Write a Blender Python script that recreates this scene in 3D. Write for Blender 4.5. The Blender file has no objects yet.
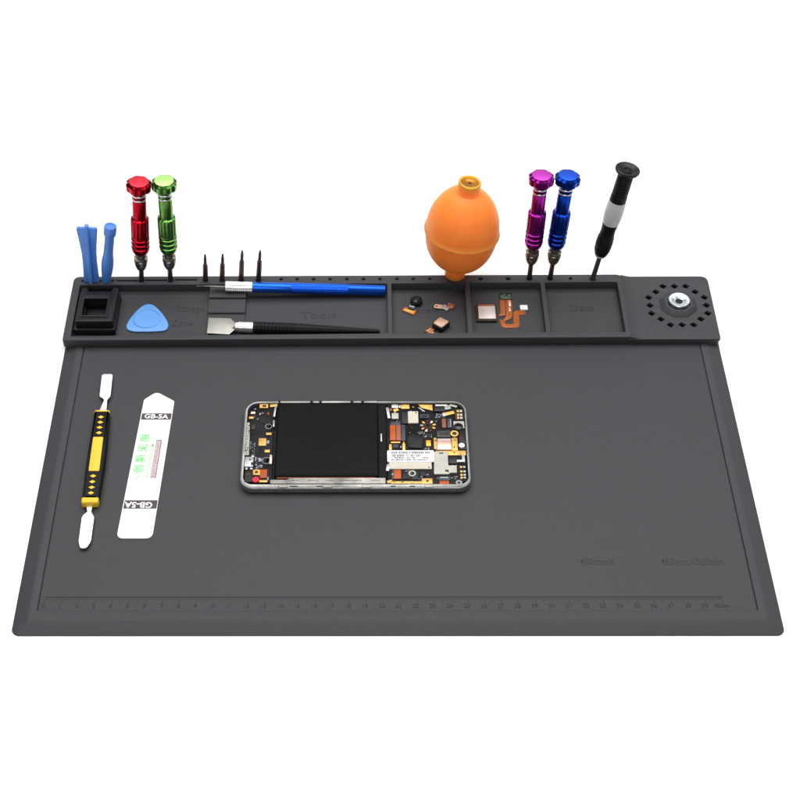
import bpy, bmesh, math, random
from mathutils import Vector, Matrix

random.seed(11)
S = 0.001                      # everything below is measured in millimetres
scene = bpy.context.scene
COL = scene.collection
PI = math.pi


# ------------------------------------------------------------------ materials
def lin(r, g, b):
    f = lambda c: (c / 255 / 12.92) if c / 255 <= 0.04045 else ((c / 255 + 0.055) / 1.055) ** 2.4
    return (f(r), f(g), f(b))


def mat(name, color, rough=0.5, metal=0.0, bump=0.0, scale=1500.0, var=0.10, spec=0.5,
        rough_var=0.08, coat=0.0, sss=0.0, aniso=0.0):
    m = bpy.data.materials.new(name)
    m.use_nodes = True
    nt = m.node_tree
    b = nt.nodes['Principled BSDF']
    tc = nt.nodes.new('ShaderNodeTexCoord')
    n = nt.nodes.new('ShaderNodeTexNoise')
    n.inputs['Scale'].default_value = scale
    n.inputs['Detail'].default_value = 5
    nt.links.new(tc.outputs['Object'], n.inputs['Vector'])
    n2 = nt.nodes.new('ShaderNodeTexNoise')
    n2.inputs['Scale'].default_value = scale / 14
    n2.inputs['Detail'].default_value = 3
    nt.links.new(tc.outputs['Object'], n2.inputs['Vector'])
    ramp = nt.nodes.new('ShaderNodeValToRGB')
    ramp.color_ramp.elements[0].position = 0.3
    ramp.color_ramp.elements[1].position = 0.7
    lo = [max(0, c * (1 - var)) for c in color]
    hi = [min(1, c * (1 + var)) for c in color]
    ramp.color_ramp.elements[0].color = (*lo, 1)
    ramp.color_ramp.elements[1].color = (*hi, 1)
    nt.links.new(n2.outputs['Fac'], ramp.inputs['Fac'])
    nt.links.new(ramp.outputs['Color'], b.inputs['Base Color'])
    mr = nt.nodes.new('ShaderNodeMapRange')
    mr.inputs['From Min'].default_value = 0.3
    mr.inputs['From Max'].default_value = 0.7
    mr.inputs['To Min'].default_value = max(0.02, rough - rough_var)
    mr.inputs['To Max'].default_value = min(1, rough + rough_var)
    nt.links.new(n.outputs['Fac'], mr.inputs['Value'])
    nt.links.new(mr.outputs['Result'], b.inputs['Roughness'])
    b.inputs['Metallic'].default_value = metal
    b.inputs['Specular IOR Level'].default_value = spec
    if coat:
        b.inputs['Coat Weight'].default_value = coat
        b.inputs['Coat Roughness'].default_value = 0.15
    if sss:
        b.inputs['Subsurface Weight'].default_value = sss
        b.inputs['Subsurface Radius'].default_value = (0.006, 0.003, 0.001)
        b.inputs['Subsurface Scale'].default_value = 1.0
    if bump:
        bp = nt.nodes.new('ShaderNodeBump')
        bp.inputs['Strength'].default_value = bump
        bp.inputs['Distance'].default_value = 0.0002
        nt.links.new(n.outputs['Fac'], bp.inputs['Height'])
        nt.links.new(bp.outputs['Normal'], b.inputs['Normal'])
    return m


M = {}
M['silicone'] = mat('grey_silicone', (0.0370, 0.0375, 0.0420), 0.60, 0, 0.14, 2500, 0.03, 0.36)
M['emboss'] = mat('embossed_silicone', (0.0255, 0.0255, 0.0285), 0.63, 0, 0.1, 2500, 0.05, 0.32)
M['letter'] = mat('raised_silicone_lettering', (0.030, 0.030, 0.033), 0.62, 0, 0.1, 2500, 0.05, 0.33)
M['paper'] = mat('white_studio_sheet', (0.94, 0.94, 0.94), 0.9, 0, 0.0, 300, 0.003, 0.1)
M['black_plastic'] = mat('black_plastic', (0.008, 0.008, 0.009), 0.36, 0, 0.10, 3000, 0.2, 0.28)
M['black_rubber'] = mat('black_rubber', (0.006, 0.006, 0.0065), 0.45, 0, 0.15, 3000, 0.2, 0.14)
M['grey_rubber'] = mat('grey_rubber', (0.50, 0.50, 0.51), 0.5, 0, 0.15, 3000, 0.06, 0.4)
M['blue_plastic'] = mat('blue_nylon_plastic', (0.075, 0.235, 0.68), 0.42, 0, 0.12, 2500, 0.06, 0.5, sss=0.25)
M['pick_plastic'] = mat('light_blue_plastic', (0.125, 0.33, 0.72), 0.42, 0, 0.06, 2500, 0.04, 0.5, sss=0.15)
M['orange_rubber'] = mat('orange_rubber', (0.98, 0.265, 0.036), 0.50, 0, 0.10, 1800, 0.05, 0.35, sss=0.9)
M['orange_rubber'].node_tree.nodes['Principled BSDF'].inputs['Subsurface Radius'].default_value = (0.035, 0.010, 0.003)
M['brass'] = mat('amber_brass', (0.42, 0.18, 0.022), 0.38, 0.8, 0.1, 3000, 0.15)
M['red_alu'] = mat('red_anodised_aluminium', (0.38, 0.005, 0.015), 0.25, 1, 0.10, 3000, 0.15)
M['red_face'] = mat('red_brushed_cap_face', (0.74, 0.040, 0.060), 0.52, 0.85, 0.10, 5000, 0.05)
M['green_alu'] = mat('green_anodised_aluminium', (0.105, 0.265, 0.055), 0.25, 1, 0.10, 3000, 0.15)
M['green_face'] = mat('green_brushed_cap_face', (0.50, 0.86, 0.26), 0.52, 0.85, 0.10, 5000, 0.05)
M['purple_alu'] = mat('purple_anodised_aluminium', (0.27, 0.013, 0.23), 0.25, 1, 0.10, 3000, 0.15)
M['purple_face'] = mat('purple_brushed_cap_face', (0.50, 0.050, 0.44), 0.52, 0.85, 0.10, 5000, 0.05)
M['blue_alu'] = mat('blue_anodised_aluminium', (0.005, 0.040, 0.33), 0.25, 1, 0.10, 3000, 0.15)
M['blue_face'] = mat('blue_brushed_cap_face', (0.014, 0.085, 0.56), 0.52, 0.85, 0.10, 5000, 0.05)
M['knife_blue'] = mat('blue_anodised_handle', (0.010, 0.105, 0.66), 0.33, 0.85, 0.06, 4000, 0.08)
M['silver'] = mat('bright_steel', (0.72, 0.72, 0.72), 0.25, 1, 0.06, 4000, 0.08)
M['satin'] = mat('satin_steel', (0.37, 0.36, 0.33), 0.55, 0.85, 0.10, 4000, 0.06)
M['mirror_steel'] = mat('polished_flat_steel', (0.84, 0.84, 0.835), 0.34, 0.8, 0.06, 4000, 0.02)
M['nickel'] = mat('dark_nickel', (0.30, 0.26, 0.21), 0.28, 1, 0.08, 4000, 0.15)
M['bit_steel'] = mat('dark_bit_steel', (0.085, 0.050, 0.042), 0.38, 0.8, 0.10, 4000, 0.2)
M['shaft'] = mat('dark_steel_shaft', (0.16, 0.14, 0.13), 0.38, 0.9, 0.10, 4000, 0.15)
M['yellow'] = mat('yellow_rubber', (0.80, 0.50, 0.012), 0.45, 0, 0.08, 3000, 0.04)
M['white_card'] = mat('white_coated_steel', (0.80, 0.795, 0.785), 0.45, 0, 0.0, 1500, 0.01)
M['card_field'] = mat('cream_printed_field', (0.725, 0.71, 0.69), 0.5, 0, 0.0, 1500, 0.015, 0.25)
M['print_dark'] = mat('dark_printed_band', (0.045, 0.032, 0.034), 0.5, 0, 0, 1500, 0.1)
M['print_white'] = mat('white_print', (0.85, 0.84, 0.83), 0.5, 0, 0, 1500, 0.02)
M['print_green'] = mat('pale_green_print', (0.18, 0.66, 0.21), 0.5, 0, 0, 1500, 0.1)
M['print_green2'] = mat('faint_green_print', (0.42, 0.72, 0.40), 0.5, 0, 0, 1500, 0.1)
M['print_pink'] = mat('pinkish_print', (0.56, 0.42, 0.43), 0.5, 0, 0, 1500, 0.1)
M['print_grey'] = mat('grey_print', (0.55, 0.55, 0.55), 0.5, 0, 0, 1500, 0.1)
M['label_ink'] = mat('label_ink', (0.03, 0.03, 0.035), 0.5, 0, 0, 1500, 0.1)
M['label_paper'] = mat('white_label_paper', (0.80, 0.80, 0.80), 0.6, 0, 0.02, 2500, 0.02)
M['frame_metal'] = mat('grey_phone_frame', (0.25, 0.26, 0.26), 0.40, 0.7, 0.06, 4000, 0.15)
M['rail'] = mat('pale_inner_rail', (0.34, 0.33, 0.30), 0.45, 0.25, 0.3, 900, 0.55)
M['midplate'] = mat('dark_mid_plate', (0.008, 0.008, 0.009), 0.5, 0.0, 0.1, 4000, 0.3, 0.15)
M['pcb'] = mat('black_circuit_board', (0.0075, 0.007, 0.0085), 0.42, 0, 0.2, 1800, 0.7, 0.14)
M['battery'] = mat('black_battery_wrap', (0.0062, 0.0068, 0.007), 0.42, 0, 0.03, 900, 0.06, 0.06, rough_var=0.03)
M['tape'] = mat('black_tape', (0.005, 0.005, 0.006), 0.5, 0, 0.1, 2500, 0.2, 0.10)
M['gold'] = mat('gold_plating', (0.68, 0.385, 0.105), 0.44, 0.45, 0.3, 1500, 0.30, 0.3)
M['copper'] = mat('pink_copper_foil', (0.86, 0.56, 0.44), 0.34, 0.6, 0.35, 1500, 0.15)
M['flex'] = mat('orange_polyimide_flex', (0.36, 0.088, 0.012), 0.36, 0, 0.06, 1200, 0.2, 0.3, coat=0.15)
M['flex_brown'] = mat('brown_polyimide_flex', (0.25, 0.08, 0.018), 0.36, 0, 0.06, 2500, 0.15, 0.3, coat=0.15)
M['flex_bright'] = mat('bright_orange_flex', (0.42, 0.072, 0.005), 0.4, 0, 0.06, 1200, 0.25, 0.25)
M['flex_red'] = mat('reddish_flex', (0.30, 0.085, 0.045), 0.4, 0, 0.06, 1200, 0.2, 0.3)
M['shield'] = mat('tinned_shield', (0.46, 0.44, 0.39), 0.5, 0.15, 0.15, 2500, 0.07, 0.25)
M['beige'] = mat('beige_shield', (0.58, 0.53, 0.44), 0.55, 0.0, 0.10, 2500, 0.06, 0.25)
M['slate'] = mat('slate_connector', (0.045, 0.055, 0.066), 0.4, 0.1, 0.1, 2500, 0.25, 0.25)
M['chip'] = mat('black_chip', (0.010, 0.0095, 0.012), 0.42, 0, 0.08, 3000, 0.2, 0.22)
M['chip_grey'] = mat('charcoal_chip', (0.026, 0.026, 0.028), 0.42, 0, 0.08, 3000, 0.15, 0.2)
M['brown'] = mat('brown_component', (0.040, 0.022, 0.015), 0.4, 0, 0.08, 3000, 0.3, 0.2)
M['tin'] = mat('solder_tin', (0.40, 0.40, 0.395), 0.38, 0.5, 0.3, 1500, 0.40)
M['red_dot'] = mat('red_sticker', (0.60, 0.016, 0.055), 0.45, 0, 0.04, 3000, 0.08, 0.3)
M['led'] = mat('amber_led_lens', (0.90, 0.36, 0.01), 0.3, 0, 0.02, 3000, 0.1)
M['led_core'] = mat('yellow_led_core', (0.95, 0.75, 0.05), 0.3, 0, 0.02, 3000, 0.05)
M['silk'] = mat('silkscreen_white', (0.26, 0.28, 0.31), 0.5, 0, 0, 3000, 0.2)
M['bronze'] = mat('bronze_camera_back', (0.50, 0.33, 0.22), 0.44, 0.35, 0.12, 3000, 0.08)
M['plate_pink'] = mat('brushed_pinkish_plate', (0.60, 0.52, 0.49), 0.42, 0.35, 0.15, 2500, 0.06)
M['green_pcb'] = mat('dark_green_board', (0.006, 0.035, 0.012), 0.35, 0, 0.1, 2500, 0.2)
M['glass'] = mat('dark_lens_glass', (0.006, 0.006, 0.008), 0.08, 0, 0, 2500, 0.1)
M['zinc'] = mat('zinc_plated_steel', (0.62, 0.66, 0.68), 0.34, 1, 0.08, 3000, 0.08)
M['hole'] = mat('dark_bore_and_shade', (0.006, 0.006, 0.006), 0.8, 0, 0, 2500, 0.1)  # bores, and the painted shade under the diamond openings
M['knurl'] = mat('knurled_aluminium', (0.80, 0.79, 0.77), 0.30, 0.85, 0.2, 3000, 0.1)

# ------------------------------------------------------------------ builders
WORLD = {}       # object name -> world matrix in millimetres


def thing(name, label, cat, loc, R=None, group=None):
    o = bpy.data.objects.new(name, None)
    o.empty_display_size = 0.01
    COL.objects.link(o)
    m = Matrix.Translation(Vector(loc)) @ (R.to_4x4() if R else Matrix.Identity(4))
    WORLD[o.name] = m
    mm = m.copy()
    mm.translation = Vector(loc) * S
    o.matrix_world = mm
    o['label'] = label
    o['category'] = cat
    if group:
        o['group'] = group
    return o


def tag(o, label, cat, group=None):
    o['label'] = label
    o['category'] = cat
    if group:
        o['group'] = group


def obj(name, bm, m, parent=None, local=False, sharp=35):
    """bm holds millimetres; world coordinates unless local."""
    bmesh.ops.recalc_face_normals(bm, faces=bm.faces)
    me = bpy.data.meshes.new(name)
    root = parent
    W = Matrix.Identity(4)
    if parent is not None:
        W = WORLD[parent.name]
    if not local and parent is not None:
        bm.transform(W.inverted())
    bm.transform(Matrix.Scale(S, 4))
    bm.to_mesh(me)
    bm.free()
    for p in me.polygons:
        p.use_smooth = True
    me.set_sharp_from_angle(angle=math.radians(sharp))
    me.materials.append(m if not isinstance(m, str) else M[m])
    o = bpy.data.objects.new(name, me)
    COL.objects.link(o)
    if parent is not None:
        o.parent = parent
    WORLD[o.name] = W.copy()
    return o


def merge(bm, other):
    me = bpy.data.meshes.new('tmp')
    other.to_mesh(me)
    other.free()
    bm.from_mesh(me)
    bpy.data.meshes.remove(me)


def box(bm, c, size, bev=0.0, rz=0.0, z0=None, seg=2):
    """c = (x, y, z centre), or (x, y) with z0 the underside."""
    t = bmesh.new()
    bmesh.ops.create_cube(t, size=1.0)
    t.transform(Matrix.Diagonal((*size, 1)))
    if bev > 0:
        b = min(bev, min(size) * 0.45)
        bmesh.ops.bevel(t, geom=list(t.edges), offset=b, segments=seg, profile=0.5, affect='EDGES')
    z = c[2] if z0 is None else z0 + size[2] / 2
    t.transform(Matrix.Translation((c[0], c[1], z)) @ Matrix.Rotation(rz, 4, 'Z'))
    merge(bm, t)
    return bm


def lathe(bm, prof, n=48, base=(0, 0, 0), R=None, mod=None, cap=True):
    rings = []
    for r, z in prof:
        ring = []
        for k in range(n):
            a = 2 * PI * k / n
            rr = r * (mod(a, z) if mod else 1.0)
            v = Vector((rr * math.cos(a), rr * math.sin(a), z))
            if R is not None:
                v = R @ v
            ring.append(bm.verts.new(v + Vector(base)))
        rings.append(ring)
    for a, b in zip(rings, rings[1:]):
        for k in range(n):
            bm.faces.new((a[k], a[(k + 1) % n], b[(k + 1) % n], b[k]))
    if cap:
        bm.faces.new(rings[0][::-1])
        bm.faces.new(rings[-1])
    return bm


def prism(bm, pts, z0, z1, bev=0.0):
    t = bmesh.new()
    v0 = [t.verts.new((x, y, z0)) for x, y in pts]
    v1 = [t.verts.new((x, y, z1)) for x, y in pts]
    t.faces.new(v0[::-1])
    t.faces.new(v1)
    n = len(pts)
    for k in range(n):
        t.faces.new((v0[k], v0[(k + 1) % n], v1[(k + 1) % n], v1[k]))
    bmesh.ops.recalc_face_normals(t, faces=t.faces)
    if bev > 0:
        es = [e for e in t.edges if abs(e.verts[0].co.z - e.verts[1].co.z) < 1e-6]
        bmesh.ops.bevel(t, geom=es, offset=bev, segments=2, profile=0.5, affect='EDGES')
    merge(bm, t)
    return bm


def tube(bm, path, r, n=12):
    path = [Vector(p) for p in path]
    rings = []
    up = Vector((0, 0, 1))
    for i, p in enumerate(path):
        d = (path[min(i + 1, len(path) - 1)] - path[max(i - 1, 0)]).normalized()
        x = d.cross(up)
        if x.length < 1e-4:
            x = d.cross(Vector((1, 0, 0)))
        x.normalize()
        y = x.cross(d)
        rings.append([bm.verts.new(p + r * (math.cos(2 * PI * k / n) * x + math.sin(2 * PI * k / n) * y)) for k in range(n)])
    for a, b in zip(rings, rings[1:]):
        for k in range(n):
            bm.faces.new((a[k], a[(k + 1) % n], b[(k + 1) % n], b[k]))
    bm.faces.new(rings[0][::-1])
    bm.faces.new(rings[-1])
    return bm


def rrect(x0, y0, x1, y1, r, n=6):
    if not isinstance(r, (tuple, list)):
        r = (r, r, r, r)
    out = []
    for (cx, cy, a0, rr) in ((x1 - r[0], y1 - r[0], 0, r[0]), (x0 + r[1], y1 - r[1], 90, r[1]),
                             (x0 + r[2], y0 + r[2], 180, r[2]), (x1 - r[3], y0 + r[3], 270, r[3])):
        for k in range(n + 1):
            a = math.radians(a0 + 90 * k / n)
            out.append((cx + rr * math.cos(a), cy + rr * math.sin(a)))
    return out


def round_poly(pts, r, n=5):
    """polygon with rounded corners; r one value or one per corner"""
    m = len(pts)
    out = []
    for i in range(m):
        p = Vector(pts[i]); a = Vector(pts[i - 1]); b = Vector(pts[(i + 1) % m])
        rr = r[i] if isinstance(r, (list, tuple)) else r
        if rr <= 0:
            out.append(tuple(p)); continue
        da = (a - p); db = (b - p)
        t = min(rr, da.length * 0.48, db.length * 0.48)
        s = p + da.normalized() * t; e = p + db.normalized() * t
        for k in range(n + 1):
            u = k / n
            out.append(tuple((1 - u) ** 2 * s + 2 * u * (1 - u) * p + u * u * e))
    return out


def circ(cx, cy, r, n=20, a0=0.0):
    return [(cx + r * math.cos(a0 + 2 * PI * k / n), cy + r * math.sin(a0 + 2 * PI * k / n)) for k in range(n)]


def plate(bm, loops, z0, z1, bev=0.3, res=2):
    """flat plate with rounded rims: loops[0] the outline, the others through holes"""
    cu = bpy.data.curves.new('tmp', 'CURVE')
    cu.dimensions = '2D'
    cu.fill_mode = 'BOTH'
    cu.bevel_depth = bev
    cu.bevel_resolution = res
    cu.offset = -bev
    cu.extrude = max(0.001, (z1 - z0) / 2 - bev)
    for lp in loops:
        sp = cu.splines.new('POLY')
        sp.points.add(len(lp) - 1)
        for i, (x, y) in enumerate(lp):
            sp.points[i].co = (x, y, 0, 1)
        sp.use_cyclic_u = True
    o = bpy.data.objects.new('tmp', cu)
    COL.objects.link(o)
    dg = bpy.context.evaluated_depsgraph_get()
    me = bpy.data.meshes.new_from_object(o.evaluated_get(dg))
    bpy.data.objects.remove(o)
    bpy.data.curves.remove(cu)
    t = bmesh.new()
    t.from_mesh(me)
    bpy.data.meshes.remove(me)
    bmesh.ops.remove_doubles(t, verts=t.verts, dist=1e-4)
    t.transform(Matrix.Translation((0, 0, (z0 + z1) / 2)))
    merge(bm, t)
    return bm


def text(bm, s, size, loc, rz=0.0, depth=0.1, align='CENTER', fat=0.0, sx=1.0, mirror=False):
    cu = bpy.data.curves.new('tmp', 'FONT')
    cu.body = s
    cu.size = size
    cu.extrude = depth / 2
    cu.offset = fat
    cu.align_x = align
    cu.align_y = 'CENTER'
    cu.resolution_u = 3
    o = bpy.data.objects.new('tmp', cu)
    COL.objects.link(o)
    dg = bpy.context.evaluated_depsgraph_get()
    me = bpy.data.meshes.new_from_object(o.evaluated_get(dg))
    bpy.data.objects.remove(o)
    bpy.data.curves.remove(cu)
    t = bmesh.new()
    t.from_mesh(me)
    bpy.data.meshes.remove(me)
    t.transform(Matrix.Translation((loc[0], loc[1], loc[2] + depth / 2)) @ Matrix.Rotation(rz, 4, 'Z') @ Matrix.Diagonal((sx * (-1 if mirror else 1), 1, 1, 1)))
    merge(bm, t)
    return bm


def axis_frame(d):
    """rotation whose local z runs along d and whose local x stays near world x"""
    z = Vector(d).normalized()
    x = Vector((1, 0, 0)) - z * z.x
    if x.length < 0.05:
        x = Vector((0, 1, 0)) - z * z.y
    x.normalize()
    y = z.cross(x)
    return Matrix((x, y, z)).transposed()


NB = bmesh.new

# ------------------------------------------------------------------ ground: white studio sheet curving up behind
bm = NB()
prof = [(-1600, 0), (1500, 0)]
for k in range(1, 13):
    a = math.radians(90 * k / 12)
    prof.append((1500 + 500 * math.sin(a), 500 - 500 * math.cos(a)))
prof.append((2000, 2600))
va = [bm.verts.new((-1900, y, z)) for y, z in prof]
vb = [bm.verts.new((2300, y, z)) for y, z in prof]
for k in range(len(prof) - 1):
    bm.faces.new((va[k], vb[k], vb[k + 1], va[k + 1]))
g = obj('ground', bm, 'paper')
g['kind'] = 'structure'

# ------------------------------------------------------------------ the repair mat
MAT = thing('repair_mat', 'large dark grey silicone repair mat with ruler edge and raised tool tray', 'work mat', (225, 150, 0))


def mat_loop(bm, l, r, f, bk, z, rad):
    return [bm.verts.new((x, y, z)) for x, y in rrect(l, f, 450 - r, bk, (0.6, 0.6, rad, rad), 8)]


bm = NB()
levels = [(0.25, 0.25, 0.25, 299, 0.0, 5.0), (0, 0, 0, 299, 0.2, 5.0), (0.1, 0.1, 0.1, 299, 0.5, 5.0),
          (0.7, 0.7, 0.7, 298.5, 0.8, 4.8),
          (7.9, 7.9, 8.6, 297, 2.85, 2.5), (8.5, 8.5, 9.3, 297, 3.08, 2.0), (9.2, 9.2, 10.0, 297, 3.15, 1.6),
          (13.0, 13.0, 15.6, 296, 3.15, 0.9), (13.3, 13.3, 16.1, 296, 3.0, 0.7), (13.35, 13.35, 16.15, 296, 1.6, 0.6),
          (14.15, 14.15, 16.25, 295.5, 1.6, 0.5), (14.2, 14.2, 16.3, 295.4, 2.62, 0.5), (14.6, 14.6, 16.8, 295.2, 2.7, 0.5)]
loops = [mat_loop(bm, *lv) for lv in levels]
for a, b in zip(loops, loops[1:]):
    n = len(a)
    for k in range(n):
        bm.faces.new((a[k], a[(k + 1) % n], b[(k + 1) % n], b[k]))
bm.faces.new(loops[-1])
bm.faces.new(loops[0][::-1])
obj('mat_sheet', bm, 'silicone', MAT, sharp=28)

# ruler in raised marks
bm = NB()
X0, DX = 17.0, 9.993


def flat(bm, x0, y0, x1, y1, z, h):
    box(bm, ((x0 + x1) / 2, (y0 + y1) / 2), (x1 - x0, y1 - y0, h), 0, z0=z)


flat(bm, X0 - 0.2, 25.75, X0 + 400 * DX / 10 + 0.2, 26.1, 2.66, 0.24)
for i in range(401):
    L = 4.3 if i % 10 == 0 else (3.1 if i % 5 == 0 else 1.9)
    x = X0 + i * DX / 10
    flat(bm, x - 0.13, 25.77 - L, x + 0.13, 25.7, 2.66, 0.2)
for i in range(40):
    text(bm, str(i), 3.9, (X0 + i * DX - 0.6, 19.3, 2.62), depth=0.25, fat=0.05)
text(bm, '40cm', 3.9, (X0 + 40 * DX - 0.8, 19.3, 2.62), depth=0.25, fat=0.05)
obj('ruler_scale', bm, 'emboss', MAT)
for wd, x, y in (('450mmX', 346.3, 51.6), ('450mmX300mm', 403.3, 51.4)):
    bm = NB()
    text(bm, wd, 7.0, (x, y, 2.62), depth=0.25, fat=0.03, sx=0.80)
    obj('size_lettering', bm, 'letter', MAT)

# tool tray: a frame with four compartments, three slots and a row of tool holes
ZF = 3.5


def fy(x):      # front edge of the tray drifts a little (soft rubber)
    return 234.7 + 2.2 * x / 389


outer = round_poly([(-0.4, fy(0)), (388.6, fy(389)), (389.0, 300.3), (-0.6, 299.2)], [1.5, 2.0, 4.0, 5.0])


def comp(x0, x1, y0a, y0b, y1a, y1b, r=1.2):
    return round_poly([(x0, y0a), (x1, y0b), (x1, y1b), (x0, y1a)], r)


holes = [comp(4.8, 222.4, 238.6, 241.0, 290.3, 291.3), comp(225.6, 277.2, 241.0, 241.2, 291.3, 291.6),
         comp(280.8, 330.8, 241.3, 241.8, 291.7, 292.0), comp(334.2, 385.2, 241.7, 241.9, 292.0, 292.5)]
for x0, x1, y in ((29.8, 45.4, 294.9), (50.7, 66.4, 295.3), (71.3, 87.3, 295.7)):
    holes.append(rrect(x0, y - 0.75, x1, y + 0.75, 0.3, 2))
for x in (6.2, 18.2, 27.3):
    holes.append(rrect(x - 1.0, 294.0, x + 1.0, 295.9, 0.3, 2))
for x, y in ((47.9, 295.4), (68.5, 295.4), (323.5, 296.4), (338.2, 296.4), (368.3, 295.6)):
    holes.append(circ(x, y, 2.0))
for x in (93.4, 105.2, 118.7, 131.1):
    holes.append(circ(x, 295.4, 1.9))
for x in (147.1, 158.5, 170.2, 181.9, 194.0, 205.7, 217.5, 229.5, 241.2, 253.0, 288.8, 308.4, 352.7):
    holes.append(circ(x, 296.1, 1.25 if x < 280 or x > 340 else 1.6, 14))
bm = NB()
plate(bm, [outer] + holes, 3.2, 10.0, 0.45, 2)
prism(bm, round_poly([(0.1, fy(0) + 0.5), (388.1, fy(389) + 0.5), (388.5, 299.8), (-0.1, 298.7)], [1.5, 2.0, 4.0, 5.0]), 0.15, ZF)
obj('tool_tray', bm, 'silicone', MAT, sharp=40)

bm = NB()
prof = [(290.6, ZF - 0.2), (290.6, 8.5), (279.4, 8.5), (279.0, 8.1), (279.0, 6.7), (265.7, 6.7), (265.3, 6.3), (265.3, 5.1), (240.4, 5.1), (240.4, ZF - 0.2)]
t = NB()
prism(t, [(y, z) for y, z in prof], 97.0, 122.8)
t.transform(Matrix(((0, 0, 1, 0), (1, 0, 0, 0), (0, 1, 0, 0), (0, 0, 0, 1))))
merge(bm, t)
obj('stepped_tool_rest', bm, 'silicone', MAT, sharp=20)

for wd, sz, x, y, sx in (('Storage', 9.0, 84.0, 272.2, 0.72), ('Zone', 8.0, 79.5, 257.4, 0.9), ('Tools', 9.6, 174.5, 265.2, 1.15),
                         ('Screw', 8.0, 249.0, 270.0, 1.0), ('Data', 9.6, 359.0, 272.2, 0.95)):
    bm = NB()
    text(bm, wd, sz, (x, y, ZF - 0.02), depth=0.2, sx=sx)
    obj('lettering', bm, 'letter', MAT)

# end plate with a ring of diamond openings and an octagonal hub
CX, CY = 425.6, 270.4
dia = [(417.7, 290.0), (425.7, 290.0), (433.7, 290.0), (439.5, 284.2), (445.1, 278.4), (445.3, 270.4), (445.0, 262.3),
       (439.3, 256.6), (433.5, 250.9), (425.5, 250.9), (417.5, 250.9), (411.7, 256.6), (406.0, 262.3), (406.0, 270.4),
       (406.1, 278.4), (411.8, 284.2)]
pl = round_poly([(387.2, 236.6), (449.9, 236.6), (450.4, 300.4), (387.2, 300.2)], [0.5, 2.0, 6.0, 0.5])
hl = [round_poly([(x - 2.75, y), (x, y - 2.6), (x + 2.75, y), (x, y + 2.6)], 0.25, 2) for x, y in dia]
bm = NB()
plate(bm, [pl] + hl, 5.6, 8.0, 0.4, 2)
sk = round_poly([(387.6, 237.1), (449.3, 237.1), (449.8, 299.9), (387.6, 299.7)], [0.5, 2.0, 6.0, 0.5])
si = rrect(392, 239.5, 447.5, 297.5, 3)
plate(bm, [sk, si], 0.15, 6.2, 0.1, 1)
# soft step where the tray meets the plate
t = NB()
prism(t, [(388.2, 5.0), (388.2, 9.2), (389.4, 9.55), (391.5, 8.8), (394.5, 8.15), (396.5, 7.9), (396.5, 5.0)], -300.0, -237.0)
t.transform(Matrix(((1, 0, 0, 0), (0, 0, -1, 0), (0, 1, 0, 0), (0, 0, 0, 1))))
merge(bm, t)
ep = obj('end_plate', bm, 'silicone', MAT, sharp=30)
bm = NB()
plate(bm, [rrect(392.5, 240, 447, 297, 3)], 3.2, 3.6, 0.1, 1)  # added black plate, stands in for the shade inside the diamond openings
obj('hole_shade_plate', bm, 'hole', ep)
bm = NB()
R22 = PI / 8
prof8 = [(13.6, 7.6), (13.6, 8.2), (13.3, 8.5), (10.4, 10.9), (10.0, 11.1), (8.4, 11.1), (8.2, 10.7), (8.2, 10.0), (2.0, 10.0)]
lathe(bm, prof8, 8, (CX, CY, 0), Matrix.Rotation(R22, 3, 'Z'))
obj('octagonal_hub', bm, 'silicone', MAT, sharp=20)

WASH = thing('metal_bushing', 'small shiny zinc bushing with countersunk bore on the octagonal hub', 'bushing', (CX, CY, 10.05))
bm = NB()
lathe(bm, [(7.0, 10.05), (7.35, 10.35), (7.35, 12.9), (7.0, 13.3), (5.0, 13.35), (4.6, 13.2), (2.5, 11.6), (2.4, 10.3)], 64, (CX, CY, 0))
obj('ring', bm, 'zinc', WASH)
bm = NB()
lathe(bm, [(2.45, 10.32), (2.45, 10.5)], 32, (CX, CY, 0))
obj('bore', bm, 'hole', WASH)

# ------------------------------------------------------------------ coloured precision screwdrivers
DR_LEN = 91.0


def lobes(a, z):
    return 1.0 - 0.085 * (0.5 + 0.5 * math.cos(8 * a)) ** 1.8


def flutes(a, z):
    return 1.0 - 0.07 * (0.5 + 0.5 * math.cos(12 * a)) ** 3


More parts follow.
